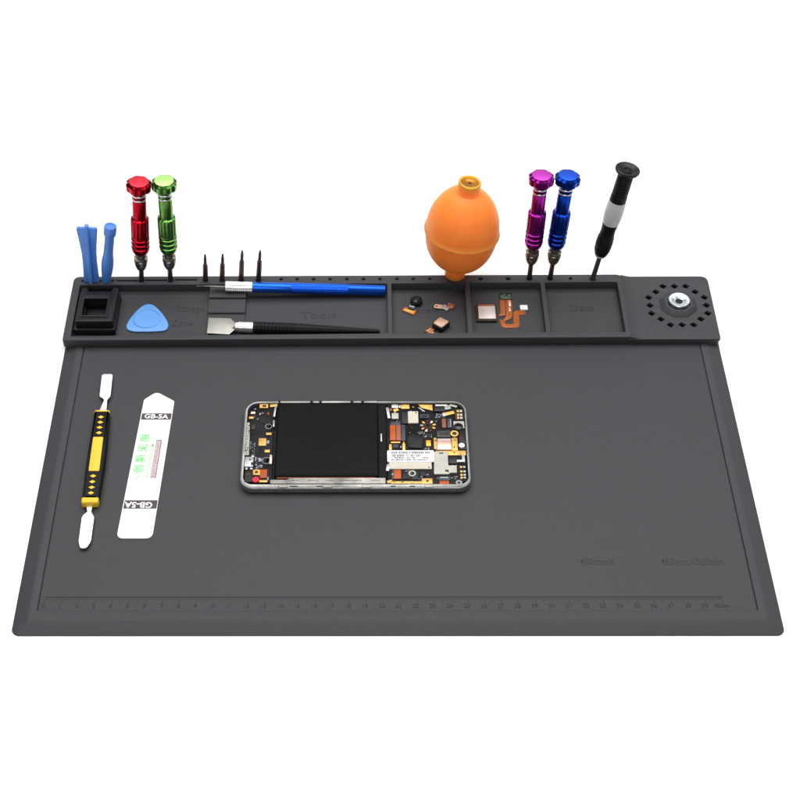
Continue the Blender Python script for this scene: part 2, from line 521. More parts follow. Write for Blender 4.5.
def make_driver(alu, label, base, top):
    base, top = Vector(base), Vector(top)
    d = (top - base).normalized()
    o = thing('precision_screwdriver', label, 'screwdriver', top - d * DR_LEN, axis_frame(d), 'anodised precision screwdrivers standing in the tray')
    T = DR_LEN

    def L(pr):
        return [(r, T - t) for r, t in pr][::-1]
    bm = NB()      # lobed swivel cap
    lathe(bm, L([(6.75, 0.12), (7.0, 0.45), (8.1, 1.1), (8.75, 1.8), (8.75, 5.6), (8.2, 6.6), (6.9, 7.4), (5.2, 7.6)]), 96, mod=lobes)
    cap_ = obj('swivel_cap', bm, M[alu], o, local=True, sharp=25)
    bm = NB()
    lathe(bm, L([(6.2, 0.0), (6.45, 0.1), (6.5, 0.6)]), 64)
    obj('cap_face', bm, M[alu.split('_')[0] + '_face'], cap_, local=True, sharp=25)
    bm = NB()
    lathe(bm, L([(4.9, 7.0), (4.9, 9.6), (4.6, 9.9), (4.6, 11.2), (4.9, 11.5), (4.9, 13.0), (4.6, 13.3), (4.6, 14.5), (4.75, 14.8),
                 (4.75, 30.0), (5.1, 30.6)]), 64)
    obj('barrel', bm, M[alu], o, local=True, sharp=30)
    bm = NB()
    lathe(bm, L([(4.78, 9.85), (4.95, 10.1), (4.95, 11.0), (4.78, 11.25)]), 64)
    lathe(bm, L([(4.78, 13.25), (4.95, 13.5), (4.95, 14.3), (4.78, 14.55)]), 64)
    obj('silver_rings', bm, 'silver', o, local=True)
    bm = NB()
    lathe(bm, L([(5.0, 30.3), (6.1, 30.9), (6.3, 31.6), (6.3, 45.0)]), 96, mod=flutes)
    g_ = [(6.2, 44.9)]
    for t in (46.6, 50.4, 54.2):
        g_ += [(6.3, t - 0.9), (5.75, t - 0.5), (5.75, t + 0.7), (6.35, t + 1.1)]
    g_ += [(6.3, 56.8), (5.9, 59.0), (4.9, 60.6), (3.6, 61.2)]
    lathe(bm, L(g_), 64)
    obj('grip', bm, M[alu], o, local=True, sharp=25)
    bm = NB()
    ch = [(3.4, 61.0), (4.1, 61.6), (4.2, 63.0), (3.6, 63.4), (3.6, 64.2), (4.6, 64.6), (4.85, 66.0), (4.6, 66.5), (4.6, 67.0), (4.9, 67.4),
          (4.9, 68.4), (4.6, 68.8), (4.6, 69.3), (4.7, 69.8), (4.2, 72.5), (3.2, 75.0), (2.0, 76.2), (1.4, 76.4)]
    lathe(bm, L(ch), 48)
    obj('chuck', bm, 'nickel', o, local=True, sharp=35)
    bm = NB()
    lathe(bm, L([(1.75, 76.0), (1.75, 88.0), (1.2, DR_LEN)]), 6)
    obj('driver_bit', bm, 'bit_steel', o, local=True, sharp=25)
    return o


def dup(root, loc_top, base, label, alu_from, alu_to):
    base, top = Vector(base), Vector(loc_top)
    d = (top - base).normalized()
    r = root.copy()
    COL.objects.link(r)
    m = axis_frame(d).to_4x4()
    m.translation = (top - d * DR_LEN) * S
    r.matrix_world = m
    r['label'] = label
    swap = {M[alu_from]: M[alu_to], M[alu_from.split('_')[0] + '_face']: M[alu_to.split('_')[0] + '_face']}

    def copy_part(c, parent):
        k = c.copy()
        k.data = c.data.copy()
        for i, ms in enumerate(k.data.materials):
            k.data.materials[i] = swap.get(ms, ms)
        COL.objects.link(k)
        k.parent = parent
        for cc in c.children:
            copy_part(cc, k)
    for c in root.children:
        copy_part(c, r)
    return r


red = make_driver('red_alu', 'red anodised precision screwdriver with lobed cap beside the green one', (47.86, 295.4, 10), (54.92, 299.66, 95.5))
dup(red, (71.94, 299.63, 96.4), (68.51, 295.31, 10), 'green anodised precision screwdriver with lobed cap beside the red one', 'red_alu', 'green_alu')
dup(red, (325.17, 300.99, 99.04), (323.56, 296.5, 10), 'purple anodised precision screwdriver standing between orange blower and blue screwdriver', 'red_alu', 'purple_alu')
dup(red, (342.88, 300.94, 99.0), (338.31, 296.48, 10), 'dark blue anodised precision screwdriver standing right of the purple one', 'red_alu', 'blue_alu')

# ------------------------------------------------------------------ black and grey screwdriver
b_, t_ = Vector((368.26, 295.5, 10)), Vector((381.84, 300.07, 104.8))
d_ = (t_ - b_).normalized()
BL = 101.5
o = thing('slim_screwdriver', 'tilted black screwdriver with grey grip band and flat round cap', 'screwdriver', t_ - d_ * BL, axis_frame(d_))


def LB(pr):
    return [(r, BL - t) for r, t in pr][::-1]


bm = NB()
lathe(bm, LB([(0.6, 1.7), (2.0, 1.6), (2.4, 0.9), (3.0, 0.9), (3.5, 1.5), (5.2, 1.2), (7.0, 0.25), (7.8, 0.0), (8.35, 0.5), (8.4, 1.4), (7.9, 2.4), (6.2, 3.4), (5.0, 4.0)]), 64)
obj('swivel_cap', bm, 'black_plastic', o, local=True, sharp=40)
bm = NB()
p_ = [(4.8, 3.9), (5.3, 4.6), (5.35, 11.5)]
for k in range(5):
    t = 12.0 + k * 2.0
    p_ += [(5.4, t), (5.15, t + 0.4), (5.15, t + 0.9), (5.45, t + 1.3)]
p_ += [(5.55, 23.0), (5.7, 26.3), (5.2, 26.5)]
lathe(bm, LB(p_), 48)
obj('upper_handle', bm, 'black_rubber', o, local=True, sharp=40)
bm = NB()
lathe(bm, LB([(5.2, 26.3), (5.75, 26.5), (6.15, 31.0), (6.3, 36.0), (6.1, 41.0), (5.6, 45.5), (5.0, 45.8)]), 48)
obj('grip_band', bm, 'grey_rubber', o, local=True)
bm = NB()
p_ = [(5.0, 45.6), (5.55, 45.8), (5.05, 50.0), (5.0, 53.0), (5.3, 57.0)]
for k in range(5):
    t = 58.0 + k * 2.1
    rr = 5.5 + 0.28 * math.sin(PI * (k + 0.5) / 5)
    p_ += [(rr + 0.1, t), (rr - 0.2, t + 0.4), (rr - 0.2, t + 0.9), (rr + 0.1, t + 1.3)]
p_ += [(5.3, 70.0), (4.5, 72.6), (3.4, 74.0), (2.6, 74.2)]
lathe(bm, LB(p_), 48)
obj('lower_handle', bm, 'black_rubber', o, local=True, sharp=40)
bm = NB()
lathe(bm, LB([(4.3, 72.4), (4.2, 73.4), (3.4, 75.0), (2.4, 75.8), (1.5, 75.9)]), 40)
obj('ferrule', bm, 'grey_rubber', o, local=True)
bm = NB()
lathe(bm, LB([(1.75, 75.5), (1.75, BL - 1.5), (1.4, BL)]), 24)
obj('shaft', bm, 'shaft', o, local=True)

# ------------------------------------------------------------------ loose bits standing in holes
BITS = [((93.4, 295.3, 10), (94.9, 295.7, 33.5), 'short dark screwdriver bit standing leftmost of four, nearest the slots', 0.75),
        ((105.2, 295.3, 10), (107.3, 295.7, 33.9), 'short dark screwdriver bit standing second from left above the stepped rest', 0.75),
        ((118.7, 295.5, 10), (121.2, 296.2, 37.6), 'tall needle pointed screwdriver bit standing behind the knurled knife collar', 0.16),
        ((131.1, 295.5, 10), (133.7, 296.2, 37.6), 'tall dark screwdriver bit standing rightmost of four, leaning slightly right', 0.16)]
for base, top, label, tip in BITS:
    base, top = Vector(base), Vector(top)
    d = (top - base).normalized()
    o0 = base - d * 5.5
    L_ = (top - o0).length
    bm = NB()
    Rm = axis_frame(d)
    lathe(bm, [(1.75, 0), (1.8, 0.3), (1.8, L_ * 0.50), (1.72, L_ * 0.66), (1.66, L_ * 0.685), (1.18, L_ * 0.70), (1.05, L_ * 0.88), (max(0.75, tip), L_ * 0.945), (tip, L_)], 6, (0, 0, 0), Rm)
    o = obj('screwdriver_bit', bm, 'bit_steel', None, sharp=25)
    o.location = o0 * S
    tag(o, label, 'screwdriver bit', 'screwdriver bits standing in the tray holes')

# ------------------------------------------------------------------ blue plastic pry tools
b_, t_ = Vector((12.5, 294.6, 10)), Vector((15.2, 296.6, 58.0))
d_ = (t_ - b_).normalized()
TL = 54.0
o = thing('plastic_pry_bar', 'blue plastic pry bar with flared blade end and raised centre fin', 'pry tool', t_ - d_ * TL, axis_frame(d_))
bm = NB()
half = [(5.0, 0), (5.6, 6), (5.3, 14), (5.0, 24), (5.2, 32), (5.9, 40), (6.8, 48), (7.2, 52.5), (6.6, 54)]
pts = [(x, z) for x, z in half] + [(-x, z) for x, z in half[::-1]]
t = NB()
prism(t, pts, -1.1, 1.1, 0.5)
t.transform(Matrix(((1, 0, 0, 0), (0, 0, -1, 0), (0, 1, 0, 0), (0, 0, 0, 1))))
merge(bm, t)
obj('flared_blade', bm, 'blue_plastic', o, local=True)
bm = NB()
pts = [(-3.4, 0), (3.6, 0), (3.8, 16), (3.2, 34), (3.4, 50), (2.4, 56.2), (1.0, 57), (-1.2, 56.0), (-3.0, 48), (-3.2, 30), (-3.6, 14)]
t = NB()
prism(t, pts, -1.35, 1.35, 0.5)
t.transform(Matrix(((0, 0, 1, 0), (-1, 0, 0, 0), (0, 1, 0, 0), (0, 0, 0, 1))))
merge(bm, t)
obj('centre_fin', bm, 'blue_plastic', o, local=True)

b_, t_ = Vector((22.8, 294.5, 10)), Vector((31.8, 296.6, 59.3))
d_ = (t_ - b_).normalized()
TL = 55.0
o = thing('plastic_spudger', 'blue plastic spudger stick with round flat head and swollen grip', 'pry tool', t_ - d_ * TL, axis_frame(d_))
bm = NB()
pr = [(2.0, 0), (2.9, 5), (3.4, 9), (4.1, 15), (4.4, 20), (4.2, 25), (3.6, 29), (3.35, 33), (3.35, 46.0), (3.6, 47.0)]
lathe(bm, pr, 40, mod=lambda a, z: 1.0 - 0.12 * abs(math.sin(a)) * (1 if z < 30 else 0.4))
obj('grip', bm, 'blue_plastic', o, local=True)
bm = NB()
lathe(bm, [(3.3, 46.2), (4.1, 47.2), (4.35, 48.2), (4.35, 54.0), (4.0, 54.8), (2.6, 55.0), (2.5, 54.7), (2.0, 54.7)], 40)
obj('head', bm, 'blue_plastic', o, local=True, sharp=50)

# ------------------------------------------------------------------ orange air blower bulb
b_, t_ = Vector((270.5, 298.6, 10)), Vector((277.57, 302.9, 92.0))
d_ = (t_ - b_).normalized()
H = (t_ - b_).length
o = thing('air_blower', 'orange rubber air blower bulb standing on its neck at the tray back', 'air blower', b_, axis_frame(d_))
bm = NB()
pr = [(5.6, 0.15), (6.6, 0.5), (7.2, 1.4), (7.0, 8.0), (7.3, 9.2)]
zc = H - 41.5
for k in range(1, 17):
    a = math.radians(70 * (1 - k / 16.0))
    pr.append((25.0 * math.cos(a) ** 0.97, zc - 3.2 - (zc - 3.2 - 10.2) * math.sin(a) / math.sin(math.radians(70))))
pr += [(24.9, zc - 1.9), (24.8, zc - 1.3), (26.2, zc - 0.9), (26.5, zc), (26.2, zc + 0.9), (25.6, zc + 1.3)]
za = H - 8.0
for k in range(1, 18):
    a = math.radians(71.5 * k / 17.0)
    pr.append((25.5 * math.cos(a) ** 1.04, zc + 1.4 + (za - zc - 1.0) * math.sin(a) / math.sin(math.radians(74))))
pr += [(8.2, za + 0.3), (7.75, za + 1.4), (7.8, H - 1.6), (7.75, H - 0.7), (7.3, H - 0.1), (6.7, H), (6.25, H - 0.35), (6.15, H - 2.4), (2.0, H - 2.5)]
lathe(bm, pr, 96)
obj('rubber_bulb', bm, 'orange_rubber', o, local=True, sharp=60)
bm = NB()
lathe(bm, [(6.1, H - 2.6), (6.1, H - 1.3), (5.7, H - 1.0), (3.2, H - 1.05), (2.9, H - 1.25), (1.0, H - 1.25), (0.9, H - 2.3)], 48, cap=False)
v = obj('valve', bm, 'brass', o, local=True)
bm = NB()
lathe(bm, [(0.92, H - 2.45), (0.92, H - 2.2)], 24)
obj('valve_hole', bm, 'hole', v, local=True)

# ------------------------------------------------------------------ black magnetiser block
o = thing('magnetizer', 'black plastic magnetizer block with square opening in left tray corner', 'magnetizer', (20.5, 262.5, ZF))
bm = NB()
plate(bm, [rrect(5.4, 246.0, 34.4, 283.0, 1.2), rrect(11.8, 253.6, 29.6, 272.5, 0.6)], ZF + 0.05, 9.0, 0.5)
obj('base_tier', bm, 'black_plastic', o)
bm = NB()
plate(bm, [round_poly([(7.2, 247.4), (33.2, 247.4), (34.0, 281.2), (29.6, 281.2), (29.0, 277.6), (13.0, 277.6), (12.4, 281.2), (8.2, 281.2)], [1.2, 1.2, 2.2, 1.0, 1.0, 1.0, 1.0, 2.2]),
           rrect(10.9, 252.2, 28.3, 270.6, 0.5)], 8.9, 15.8, 0.6)
obj('top_tier', bm, 'black_plastic', o)
bm = NB()
plate(bm, [rrect(10.2, 251.6, 28.9, 271.2, 0.8), rrect(11.5, 253.0, 27.6, 269.7, 0.5)], 15.2, 16.35, 0.3)
obj('opening_rim', bm, 'black_plastic', o)

# ------------------------------------------------------------------ blue triangular pick
bm = NB()
corners = [Vector(p) for p in ((53.9, 277.0), (70.3, 250.9), (41.3, 250.4))]
rr_ = 1.5
tri = []
for i in range(3):
    p, q = corners[i], corners[(i + 1) % 3]
    k = 2.9 if i != 1 else 1.0          # how far the side swells
    nrm = Vector((-(q - p).y, (q - p).x)).normalized()
    for j in range(14):
        u = j / 14
        tri.append((p + (q - p) * u) + nrm * (rr_ + k * 4 * u * (1 - u) * 0.75))
m_ = len(tri)
smooth = tri
for it in range(3):
    smooth = [(smooth[i - 1] + smooth[i] * 2 + smooth[(i + 1) % m_]) / 4 for i in range(m_)]
tri = [tuple(p) for p in smooth]
if sum(tri[i - 1][0] * tri[i][1] - tri[i][0] * tri[i - 1][1] for i in range(m_)) < 0:
    tri = tri[::-1]
plate(bm, [tri], ZF + 0.05, ZF + 1.4, 0.5, 2)
pick = obj('guitar_pick_opener', bm, 'pick_plastic')
# origin at the pick's middle
bm = NB(); bm.from_mesh(pick.data); bm.transform(Matrix.Translation((-0.055, -0.26, -ZF * S))); bm.to_mesh(pick.data); bm.free()
pick.location = (0.055, 0.26, ZF * S)
WORLD[pick.name] = Matrix.Translation((55, 260, ZF))
tag(pick, 'light blue triangular plastic opening pick lying in the tray beside magnetizer', 'opening pick')
bm = NB()
lathe(bm, [(9.7, ZF + 1.3), (9.6, ZF + 1.8), (9.2, ZF + 2.05), (8.7, ZF + 2.0), (8.3, ZF + 1.55), (2, ZF + 1.45)], 64, (54.6, 261.2, 0))
obj('thumb_ring', bm, 'pick_plastic', pick)

# ------------------------------------------------------------------ craft knife
k0, k1 = Vector((108.0, 286.0, 12.3)), Vector((221.2, 286.4, 7.6))
d_ = (k1 - k0).normalized()
o = thing('craft_knife', 'blue metal craft knife with knurled silver collar lying across the tray', 'craft knife', k0, axis_frame(d_))
KL = (k1 - k0).length
bm = NB()
pr = [(2.6, 0), (3.2, 0.4)]
z = 0.6
while z < 18.6:
    pr += [(3.75, z), (3.75, z + 0.8), (3.3, z + 1.05), (3.3, z + 1.25)]
    z += 1.45
pr += [(3.7, 19.3), (3.4, 19.6)]
lathe(bm, pr, 72, mod=lambda a, z: 1.0 - 0.05 * (1 if int(a / (2 * PI) * 24 * 2 + 0.5) % 2 else 0))
obj('knurled_collar', bm, 'knurl', o, local=True, sharp=20)
bm = NB()
pr = [(3.3, 19.4), (3.7, 19.7), (3.7, 46.8), (3.85, 47.1)]
lathe(bm, pr, 48)
obj('handle', bm, 'knife_blue', o, local=True)
bm = NB()
pr = [(3.85, 87.0), (3.7, 87.3), (3.7, KL - 0.8), (3.3, KL), (1.0, KL)]
lathe(bm, pr, 48)
obj('handle_end', bm, 'knife_blue', o, local=True)
bm = NB()
pr = [(3.7, 46.9)]
z = 47.2
while z < 86.4:
    pr += [(3.9, z), (3.9, z + 0.5), (3.72, z + 0.7), (3.72, z + 0.85)]
    z += 1.0
pr += [(3.7, 87.2)]
lathe(bm, pr, 80, mod=lambda a, z: 1.0 - 0.03 * (0.5 + 0.5 * math.cos(26 * a)))
obj('knurled_grip', bm, 'knife_blue', o, local=True, sharp=20)
bm = NB()
prism(bm, [(0.3, -1.6), (-7.0, -1.8), (-19.6, 2.6), (-18.6, 1.0), (-10.0, -0.4 + 1.6), (-4.0, 1.7), (0.3, 1.7)], -0.25, 0.25)
bm.transform(Matrix(((0, 0, 1, 0), (0, 1, 0, 0), (1, 0, 0, 0), (0, 0, 0, 1))))
bm.transform(Matrix.Rotation(0.9, 4, 'Z'))
obj('blade', bm, 'satin', o, local=True)

# ------------------------------------------------------------------ scraper
s0, s1 = Vector((117.2, 248.4, 9.3)), Vector((217.0, 247.6, 5.0))
d_ = (s1 - s0).normalized()
o = thing('scraper', 'black handled scraper with broad square steel blade lying in the tray', 'scraper', s0, axis_frame(d_))
SL = (s1 - s0).length
bm = NB()
lathe(bm, [(2.4, 0), (3.1, 0.3), (3.1, 2.0), (3.6, 2.2), (3.6, 12.2), (3.3, 12.5)], 12)
obj('collar', bm, 'knurl', o, local=True, sharp=20)
bm = NB()
pr = [(3.2, 12.3), (3.9, 12.7)]
z = 13.0
while z < 40:
    pr += [(3.95, z), (3.95, z + 1.7), (3.7, z + 1.9), (3.7, z + 2.3)]
    z += 2.6
pr += [(3.8, 42), (3.0, 62), (2.2, 80), (1.6, SL - 2), (1.2, SL - 0.3), (0.5, SL)]
lathe(bm, pr, 40)
obj('handle', bm, 'black_rubber', o, local=True, sharp=30)
bm = NB()
prism(bm, [(98.0, 242.4), (113.5, 241.2), (117.4, 246.6), (118.6, 247.0), (118.6, 250.0), (117.4, 251.8), (113.6, 257.0), (98.2, 257.7)][::1], 8.4, 9.0, 0.12)
obj('blade', bm, 'satin', o)
bm = NB()
lathe(bm, [(1.8, -1.6), (2.0, 0.2)], 24)
obj('blade_neck', bm, 'satin', o, local=True)

# ------------------------------------------------------------------ small phone parts in the tray
zt = ZF + 0.05


def poly(bm, pts, z0, z1, bev=0.1, r=0.0):
    if r:
        pts = round_poly(pts, r)
    a = sum(pts[i - 1][0] * pts[i][1] - pts[i][0] * pts[i - 1][1] for i in range(len(pts)))
    if a < 0:
        pts = pts[::-1]
    return prism(bm, pts, z0, z1, bev)


o = thing('camera_module', 'round black camera module with gold flex connector in the second compartment', 'camera module', (242, 276, ZF))
bm = NB()
lathe(bm, [(4.0, zt), (4.2, zt + 0.3), (4.2, zt + 2.6), (3.8, zt + 3.0), (2.6, zt + 3.05), (2.4, zt + 2.8), (0.6, zt + 2.8)], 40, (242.9, 278.0, 0))
poly(bm, [(239.0, 273.8), (245.4, 273.8), (246.6, 277.5), (240.0, 280.6)], zt, zt + 1.9, 0.2)
obj('lens_barrel', bm, 'black_rubber', o)
bm = NB()
lathe(bm, [(1.9, zt + 2.82), (1.2, zt + 3.0), (0.3, zt + 3.05)], 32, (242.9, 278.0, 0))
obj('lens', bm, 'glass', o)
bm = NB()
poly(bm, [(238.2, 275.6), (242.6, 273.2), (240.6, 268.4), (236.6, 270.6)], zt + 0.5, zt + 0.8, 0.05)
obj('flex_strip', bm, 'slate', o)
bm = NB()
poly(bm, [(238.4, 275.0), (241.6, 273.2), (241.0, 271.9), (237.7, 273.6)], zt + 0.82, zt + 1.1, 0.05)
obj('stiffener', bm, 'tin', o)
bm = NB()
poly(bm, [(232.4, 269.6), (234.8, 273.3), (243.2, 269.2), (240.9, 264.8)], zt, zt + 0.8, 0.1)
fb = obj('connector_base', bm, 'flex', o)
bm = NB()
poly(bm, [(233.6, 269.5), (234.9, 271.6), (241.8, 268.1), (240.6, 265.9)], zt + 0.8, zt + 1.15, 0.1)
obj('gold_contacts', bm, 'gold', fb)

o = thing('metal_bracket', 'tiny pinkish metal bracket with screw eye lying in the second compartment', 'bracket', (262, 272, ZF))
bm = NB()
arm = round_poly([(254.9, 272.6), (256.2, 275.4), (258.0, 275.0), (262.2, 274.2), (262.6, 270.6), (256.4, 271.2)], 1.2)
a = sum(arm[i - 1][0] * arm[i][1] - arm[i][0] * arm[i - 1][1] for i in range(len(arm)))
plate(bm, [arm[::-1] if a < 0 else arm, circ(257.0, 273.2, 0.8)], zt + 0.8, zt + 1.4, 0.12)
obj('screw_eye', bm, 'copper', o)
bm = NB()
poly(bm, [(261.6, 273.6), (264.8, 273.4), (266.4, 271.4), (264.4, 268.7), (262.2, 269.8)], zt + 0.2, zt + 1.8, 0.2)
box(bm, (263.2, 272.6), (1.2, 2.8, 0.9), 0.2, 0.4, z0=zt + 1.6)
obj('clip', bm, 'tin', o)
bm = NB()
poly(bm, [(264.6, 274.4), (265.6, 276.6), (269.9, 274.4), (268.9, 271.4), (266.6, 270.6)], zt + 0.1, zt + 1.4, 0.15)
fl_ = obj('flex_tab', bm, 'flex', o)
for x, y, a_ in ((265.6, 275.0, -0.5), (267.0, 271.8, 0.6)):
    bm = NB()
    box(bm, (x, y), (0.8, 2.2, 0.5), 0.1, a_, z0=zt + 1.4)
    obj('solder_tab', bm, 'tin', fl_)

o = thing('camera_module', 'square bronze backed camera module with striped flex connector in the second compartment', 'camera module', (259, 252, ZF))
bm = NB()
poly(bm, [(252.9, 252.2), (259.1, 259.1), (265.9, 253.9), (259.6, 247.1)], zt, zt + 4.6, 0.25, 1.0)
poly(bm, [(256.0, 250.6), (259.2, 247.6), (256.4, 245.6), (253.0, 248.4)], zt, zt + 1.2, 0.1)
obj('housing', bm, 'black_plastic', o)
bm = NB()
poly(bm, [(253.7, 252.8), (258.9, 258.4), (265.1, 254.0), (259.5, 248.0)], zt + 4.55, zt + 5.0, 0.2, 1.6)
obj('back_plate', bm, 'bronze', o)
bm = NB()
poly(bm, [(247.6, 248.9), (252.4, 252.9), (257.4, 248.3), (253.4, 244.2)], zt + 0.2, zt + 0.9, 0.1)
fb = obj('connector_base', bm, 'flex_brown', o)
for k in range(3):
    u = k * 1.75
    bm = NB()
    poly(bm, [(249.2 + u * 0.76, 248.9 - u * 0.72), (252.3 + u * 0.76, 251.3 - u * 0.72), (253.1 + u * 0.76, 250.5 - u * 0.72), (250.0 + u * 0.76, 248.1 - u * 0.72)], zt + 0.9, zt + 1.2, 0.05)
    obj('contact_strip', bm, 'bronze' if k != 1 else 'gold', fb)

o = thing('fingerprint_sensor', 'square fingerprint sensor with curled orange flex cable in the third compartment', 'sensor', (292, 265, ZF))
bm = NB()
box(bm, (291.5, 265.9), (14.6, 16.4, 2.0), 0.4, z0=zt)
hs = obj('housing', bm, 'brown', o)
bm = NB()
box(bm, (291.9, 265.6), (11.9, 12.6, 0.6), 0.2, z0=zt + 1.95)
obj('sensor_plate', bm, 'plate_pink', o)
bm = NB()
box(bm, (291.9, 272.9), (11.4, 1.2, 0.5), 0.1, z0=zt + 1.95)
obj('edge_strip', bm, 'flex', hs)
bm = NB()
box(bm, (306.4, 283.4), (9.0, 6.0, 1.4), 0.2, z0=zt)
gp = obj('circuit_tab', bm, 'green_pcb', o)
for x, y in ((305.2, 284.6), (308.6, 284.0), (303.6, 283.2)):
    bm = NB()
    box(bm, (x, y), (0.8, 0.6, 0.3), 0.05, z0=zt + 1.4)
    obj('solder_spot', bm, 'tin', gp)
bm = NB()
poly(bm, [(302.0, 281.5), (305.5, 281.5), (304.9, 264.4), (300.2, 263.6), (300.4, 265.6), (301.4, 266.4)], zt + 0.4, zt + 0.65, 0.03)
obj('flex_strip', bm, 'flex', o)
bm = NB()
poly(bm, [(306.0, 281.5), (310.5, 281.5), (309.7, 264.4), (308.8, 261.8), (306.6, 260.0), (303.8, 258.6), (302.4, 259.6), (304.4, 261.4), (305.2, 263.6)], zt + 0.4, zt + 0.65, 0.03)
fr = obj('flex_strip', bm, 'flex', o)
for (x, y, w, h) in ((308.6, 276.4, 1.6, 6.0), (308.2, 270.4, 1.3, 4.0)):  # highlight on the flex strip, painted as pale slips
    bm = NB()
    box(bm, (x, y), (w, h, 0.3), 0.05, 0.02, z0=zt + 0.66)
    obj('painted_highlight', bm, 'copper', fr)
bm = NB()
poly(bm, round_poly([(300.6, 260.4), (304.4, 260.2), (304.2, 256.0), (310.0, 256.0), (310.6, 268.0), (312.2, 269.6), (318.8, 269.8), (319.4, 265.6), (314.4, 265.4), (314.0, 252.4), (301.2, 252.4)],
                     [0.5, 1.4, 1.2, 1.2, 1.0, 1.5, 0.5, 1.0, 0.5, 3.4, 3.4]), zt + 0.05, zt + 0.3, 0.03)
obj('curled_cable', bm, 'flex', o)
bm = NB()
box(bm, (318.2, 271.9), (5.3, 4.6, 1.3), 0.2, z0=zt + 0.1)
obj('connector', bm, 'label_paper', o)

# ------------------------------------------------------------------ metal spudger bar with yellow and black handle
zs = 2.75
o = thing('metal_spudger', 'double ended steel spudger with black handle and yellow inlay and diamonds', 'spudger', (36, 133, zs))
bm = NB()
plate(bm, [round_poly([(29.6, 205.4), (30.6, 206.6), (36.2, 206.6), (37.0, 205.4), (37.7, 186.2), (35.9, 183.0), (36.5, 172.6), (31.7, 172.6), (33.7, 182.2), (33.3, 183.8), (30.3, 186.2)][::-1],
                      [1.2, 0.8, 0.2, 0.2, 0.8, 0.8, 1.2, 0.5, 0.5, 0.5, 0.5])], zs + 2.0, zs + 3.2, 0.2)
obj('blade', bm, 'mirror_steel', o)
bm = NB()
plate(bm, [round_poly([(32.6, 96.0), (37.2, 96.0), (36.8, 88.4), (38.2, 86.0), (39.2, 84.0), (39.5, 65.6), (37.4, 60.2), (33.4, 60.2), (31.9, 65.6), (31.5, 84.0), (32.4, 86.2), (34.4, 88.4)][::-1],
                      [0.2, 0.2, 1.2, 1.0, 1.5, 3.0, 2.0, 2.0, 3.0, 1.5, 1.0, 1.2])], zs + 1.6, zs + 2.8, 0.2)
obj('blade', bm, 'mirror_steel', o)
ang = math.atan2(35.4 - 36.6, 170 - 94)
bm = NB()
plate(bm, [round_poly([(30.3, 96.5), (41.0, 96.5), (41.3, 128.0), (39.3, 170.6), (29.2, 170.6), (29.2, 128.0)], [0.5, 0.5, 8, 0.5, 0.5, 8])], zs + 0.05, zs + 6.0, 1.7, 4)
hd = obj('handle', bm, 'black_rubber', o)
bm = NB()
plate(bm, [round_poly([(29.0, 169.0), (39.5, 169.0), (39.0, 171.6), (29.6, 171.6)], 0.8)], zs + 0.8, zs + 5.6, 0.8, 3)
obj('end_cap', bm, 'yellow', o)
bm = NB()
plate(bm, [round_poly([(30.3, 93.0), (40.8, 93.0), (41.0, 97.6), (30.1, 97.6)], 1.3)], zs + 0.4, zs + 6.2, 1.2, 3)
obj('end_cap', bm, 'yellow', o)
bm = NB()
plate(bm, [round_poly([(31.9, 118.4), (38.7, 118.4), (37.9, 147.2), (31.3, 147.2)], 1.0)], zs + 5.6, zs + 6.5, 0.35, 2)
obj('inlay', bm, 'yellow', hd)
for (x, y) in ((34.3, 164.6), (34.4, 160.0), (34.5, 155.5), (34.7, 150.8), (35.3, 114.4), (35.4, 109.7), (35.5, 105.1), (35.6, 100.6)):
    bm = NB()
    plate(bm, [[(x - 2.1, y), (x, y - 1.35), (x + 2.1, y), (x, y + 1.35)]], zs + 5.7, zs + 6.3, 0.15, 1)
    obj('diamond', bm, 'yellow', hd)

# ------------------------------------------------------------------ flat white opening card
zc = 2.75
o = thing('opening_card', 'flat white metal opening card with pointed tip and printed bands', 'opening card', (67, 130, zc))
bm = NB()
plate(bm, [round_poly([(67.6, 192.2), (59.8, 185.0), (54.3, 69.0), (76.3, 69.0), (80.2, 183.6)][::1], [3.5, 1.2, 4.5, 4.5, 1.2])], zc, zc + 0.9, 0.15, 2)
cb = obj('card_body', bm, 'white_card', o)
z1 = zc + 0.905


def card_x(u, y):          # u 0..1 across the card
    a = (y - 69.0) / 115
    l = 54.3 + 5.5 * a
    r = 76.3 + 3.8 * a
    return l + (r - l) * u


bm = NB()
prism(bm, [(card_x(0.07, 99.0), 99.0), (card_x(0.96, 99.0), 99.0), (card_x(0.955, 166.9), 166.9), (card_x(0.075, 166.9), 166.9)], zc + 0.89, z1)
obj('printed_field', bm, 'card_field', cb)
z1 += 0.02
for (ya, yb) in ((167.0, 172.5), (92.2, 98.9)):
    bm = NB()
    prism(bm, [(card_x(0.03, ya), ya), (card_x(0.985, ya), ya), (card_x(0.985, yb), yb), (card_x(0.03, yb), yb)], z1, z1 + 0.03)
    obj('printed_band', bm, 'print_dark', cb)
bm = NB()
text(bm, 'GB-5A', 5.3, (69.4, 169.65, z1 + 0.03), rz=-0.03, depth=0.03, fat=0.13, sx=1.05)
obj('band_lettering', bm, 'print_white', cb)
bm = NB()
text(bm, 'GB-5A', 6.2, (65.4, 95.4, z1 + 0.03), rz=PI - 0.02, depth=0.03, fat=0.17, sx=1.0)
obj('band_lettering', bm, 'print_white', cb)
for ch, (x, y) in zip('限无新创', ((64.4, 151.0), (63.8, 142.2), (63.2, 133.4), (62.6, 124.6))):
    bm = NB()
    text(bm, ch, 6.9, (x, y, z1), rz=PI / 2 - 0.04, depth=0.03, fat=0.11)
    obj('character', bm, 'print_green', cb)
bm = NB()
tube(bm, [(60.6, 117.2, z1), (61.6, 115.4, z1), (63.8, 119.4, z1)], 0.25, 6)
obj('tick_emblem', bm, 'print_green2', cb)
bm = NB()
